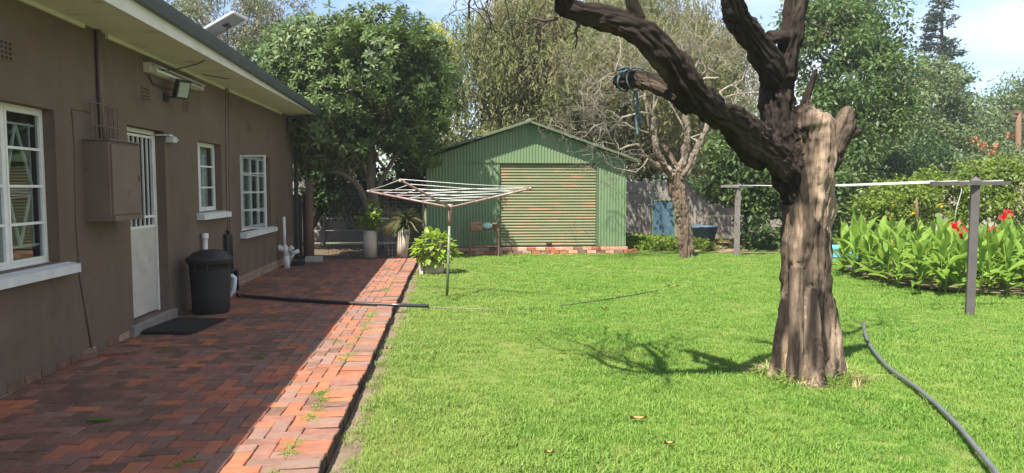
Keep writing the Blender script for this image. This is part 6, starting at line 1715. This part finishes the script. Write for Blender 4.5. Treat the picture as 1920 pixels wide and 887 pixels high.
for i in range(170):
    y = 3.4 + 9 * random.random() ** 1.6
    if random.random() < .86: x = -.97 + random.gauss(0, .02)
    else: x = random.uniform(-2.9, -1.0)
    nz = noise.noise(Vector((x * 2, y * 1.4, 5)))
    if nz < -.02: continue
    for k in range(3): pts.append((x + random.gauss(0, .022), y + random.gauss(0, .05), -.012)); scl.append(random.uniform(.45, 1.1))
scatter('weeds', 'small weeds growing in the joints of the brick path', 'weeds', pts, scl, wd)
gcv = []
for i in range(4):
    r_ = np.random.default_rng(i); C = r_.normal(size=(7, 3)) * np.array([.10, .10, .05]) + np.array([0, 0, .13])
    v, t_, tt = clumps(C, 8, .08, .075, .03, .0); gcv.append(tri_mesh('t', v, t_, M['limegreen'], tt))
pts, scl = [], []
gcp = [(4.45, 18.0), (6.0, 17.95), (6.3, 19.0), (6.2, 21.3), (4.45, 21.3)]
for i in range(330):
    x, y = random.uniform(4.4, 7.2), random.uniform(18.0, 21.3)
    if x > 6.3 and random.random() < .75: continue
    pts.append((x, y, -.06)); scl.append(random.uniform(.6, 1.25))
for i in range(120): pts.append((random.uniform(6, 13), random.uniform(18.6, 21.5), -.06)); scl.append(random.uniform(.3, .8))
scatter('ground_cover', 'lime green leafy ground cover on the soil right of the shed', 'ground cover', pts, scl, gcv)
# leaf litter
b = MB()
for i in range(260):
    x, y = random.uniform(-3.3, -.7), random.uniform(16.5, 20)
    a = random.random() * 6.28; s_ = random.uniform(.03, .07); c_, d_ = math.cos(a), math.sin(a)
    b.add([(x - c_ * s_, y - d_ * s_, -.10), (x + d_ * s_ * .4, y - c_ * s_ * .4, -.085), (x + c_ * s_, y + d_ * s_, -.095), (x - d_ * s_ * .4, y + c_ * s_ * .4, -.08)], [(0, 1, 2, 3)])
o = link('leaf_litter', b.mesh('leaf_litter', M['dry_leaf'])); tag(o, 'dry brown leaves scattered on the soil behind the wire fence', 'leaf litter', None, 'stuff')
for i, (px_, py_, s_, lab, mt_) in enumerate(((1262, 537, .09, 'curled dry brown leaf on the lawn left of the dead tree', 'dry_leaf'), (1197, 786, .06, 'curled dry leaf on the lawn in the foreground', 'dry_leaf'), (1030, 850, .03, 'tiny dry leaf near the bottom edge of the lawn', 'dry_leaf'), (1133, 579, .04, 'small brown leaf on the lawn beyond the thin dark hose', 'dry_leaf'), (1255, 833, .035, 'small yellowish leaf on the lawn near the bottom middle', 'dry_leaf'), (730, 655, .03, 'small brown leaf on the lawn beside the brick edge', 'dry_leaf'), (186, 789, .085, 'green fallen leaf lying on the shaded bricks', 'canna'))):
    q = gnd(px_, py_, -.02 if mt_ == 'dry_leaf' else .008); b = MB(); vs = []
    for k in range(5):
        f = k / 4; w_ = s_ * .32 * math.sin(math.pi * min(.98, f + .03)) + .002
        vs += [(q.x + (f - .5) * 2 * s_, q.y - w_, q.z + .02 * (f - .5) ** 2 * 4 * (mt_ == 'dry_leaf') + .012), (q.x + (f - .5) * 2 * s_, q.y, q.z + .004), (q.x + (f - .5) * 2 * s_, q.y + w_, q.z + .014)]
    b.add(vs, [(3 * k + j, 3 * k + 3 + j, 3 * k + 4 + j, 3 * k + 1 + j) for k in range(4) for j in (0, 1)], 0, True)
    single('fallen_leaf', b, M[mt_], lab, 'leaf', q)

# ------------------------------------------------------------------ thin summer haze
hm = bpy.data.materials.new('haze'); hm.use_nodes = True; hm.node_tree.nodes.clear()
ho = hm.node_tree.nodes.new('ShaderNodeOutputMaterial'); hv = hm.node_tree.nodes.new('ShaderNodeVolumePrincipled')
hv.inputs['Density'].default_value = 0.0011; hv.inputs['Color'].default_value = (.92, .94, 1, 1); hv.inputs['Anisotropy'].default_value = 0.3
hm.node_tree.links.new(hv.outputs[0], ho.inputs['Volume'])
b = MB(); b.box((-310, -210, -1.2), (310, 410, 18.5)); o = link('haze', b.mesh('haze', hm)); o['kind'] = 'stuff'
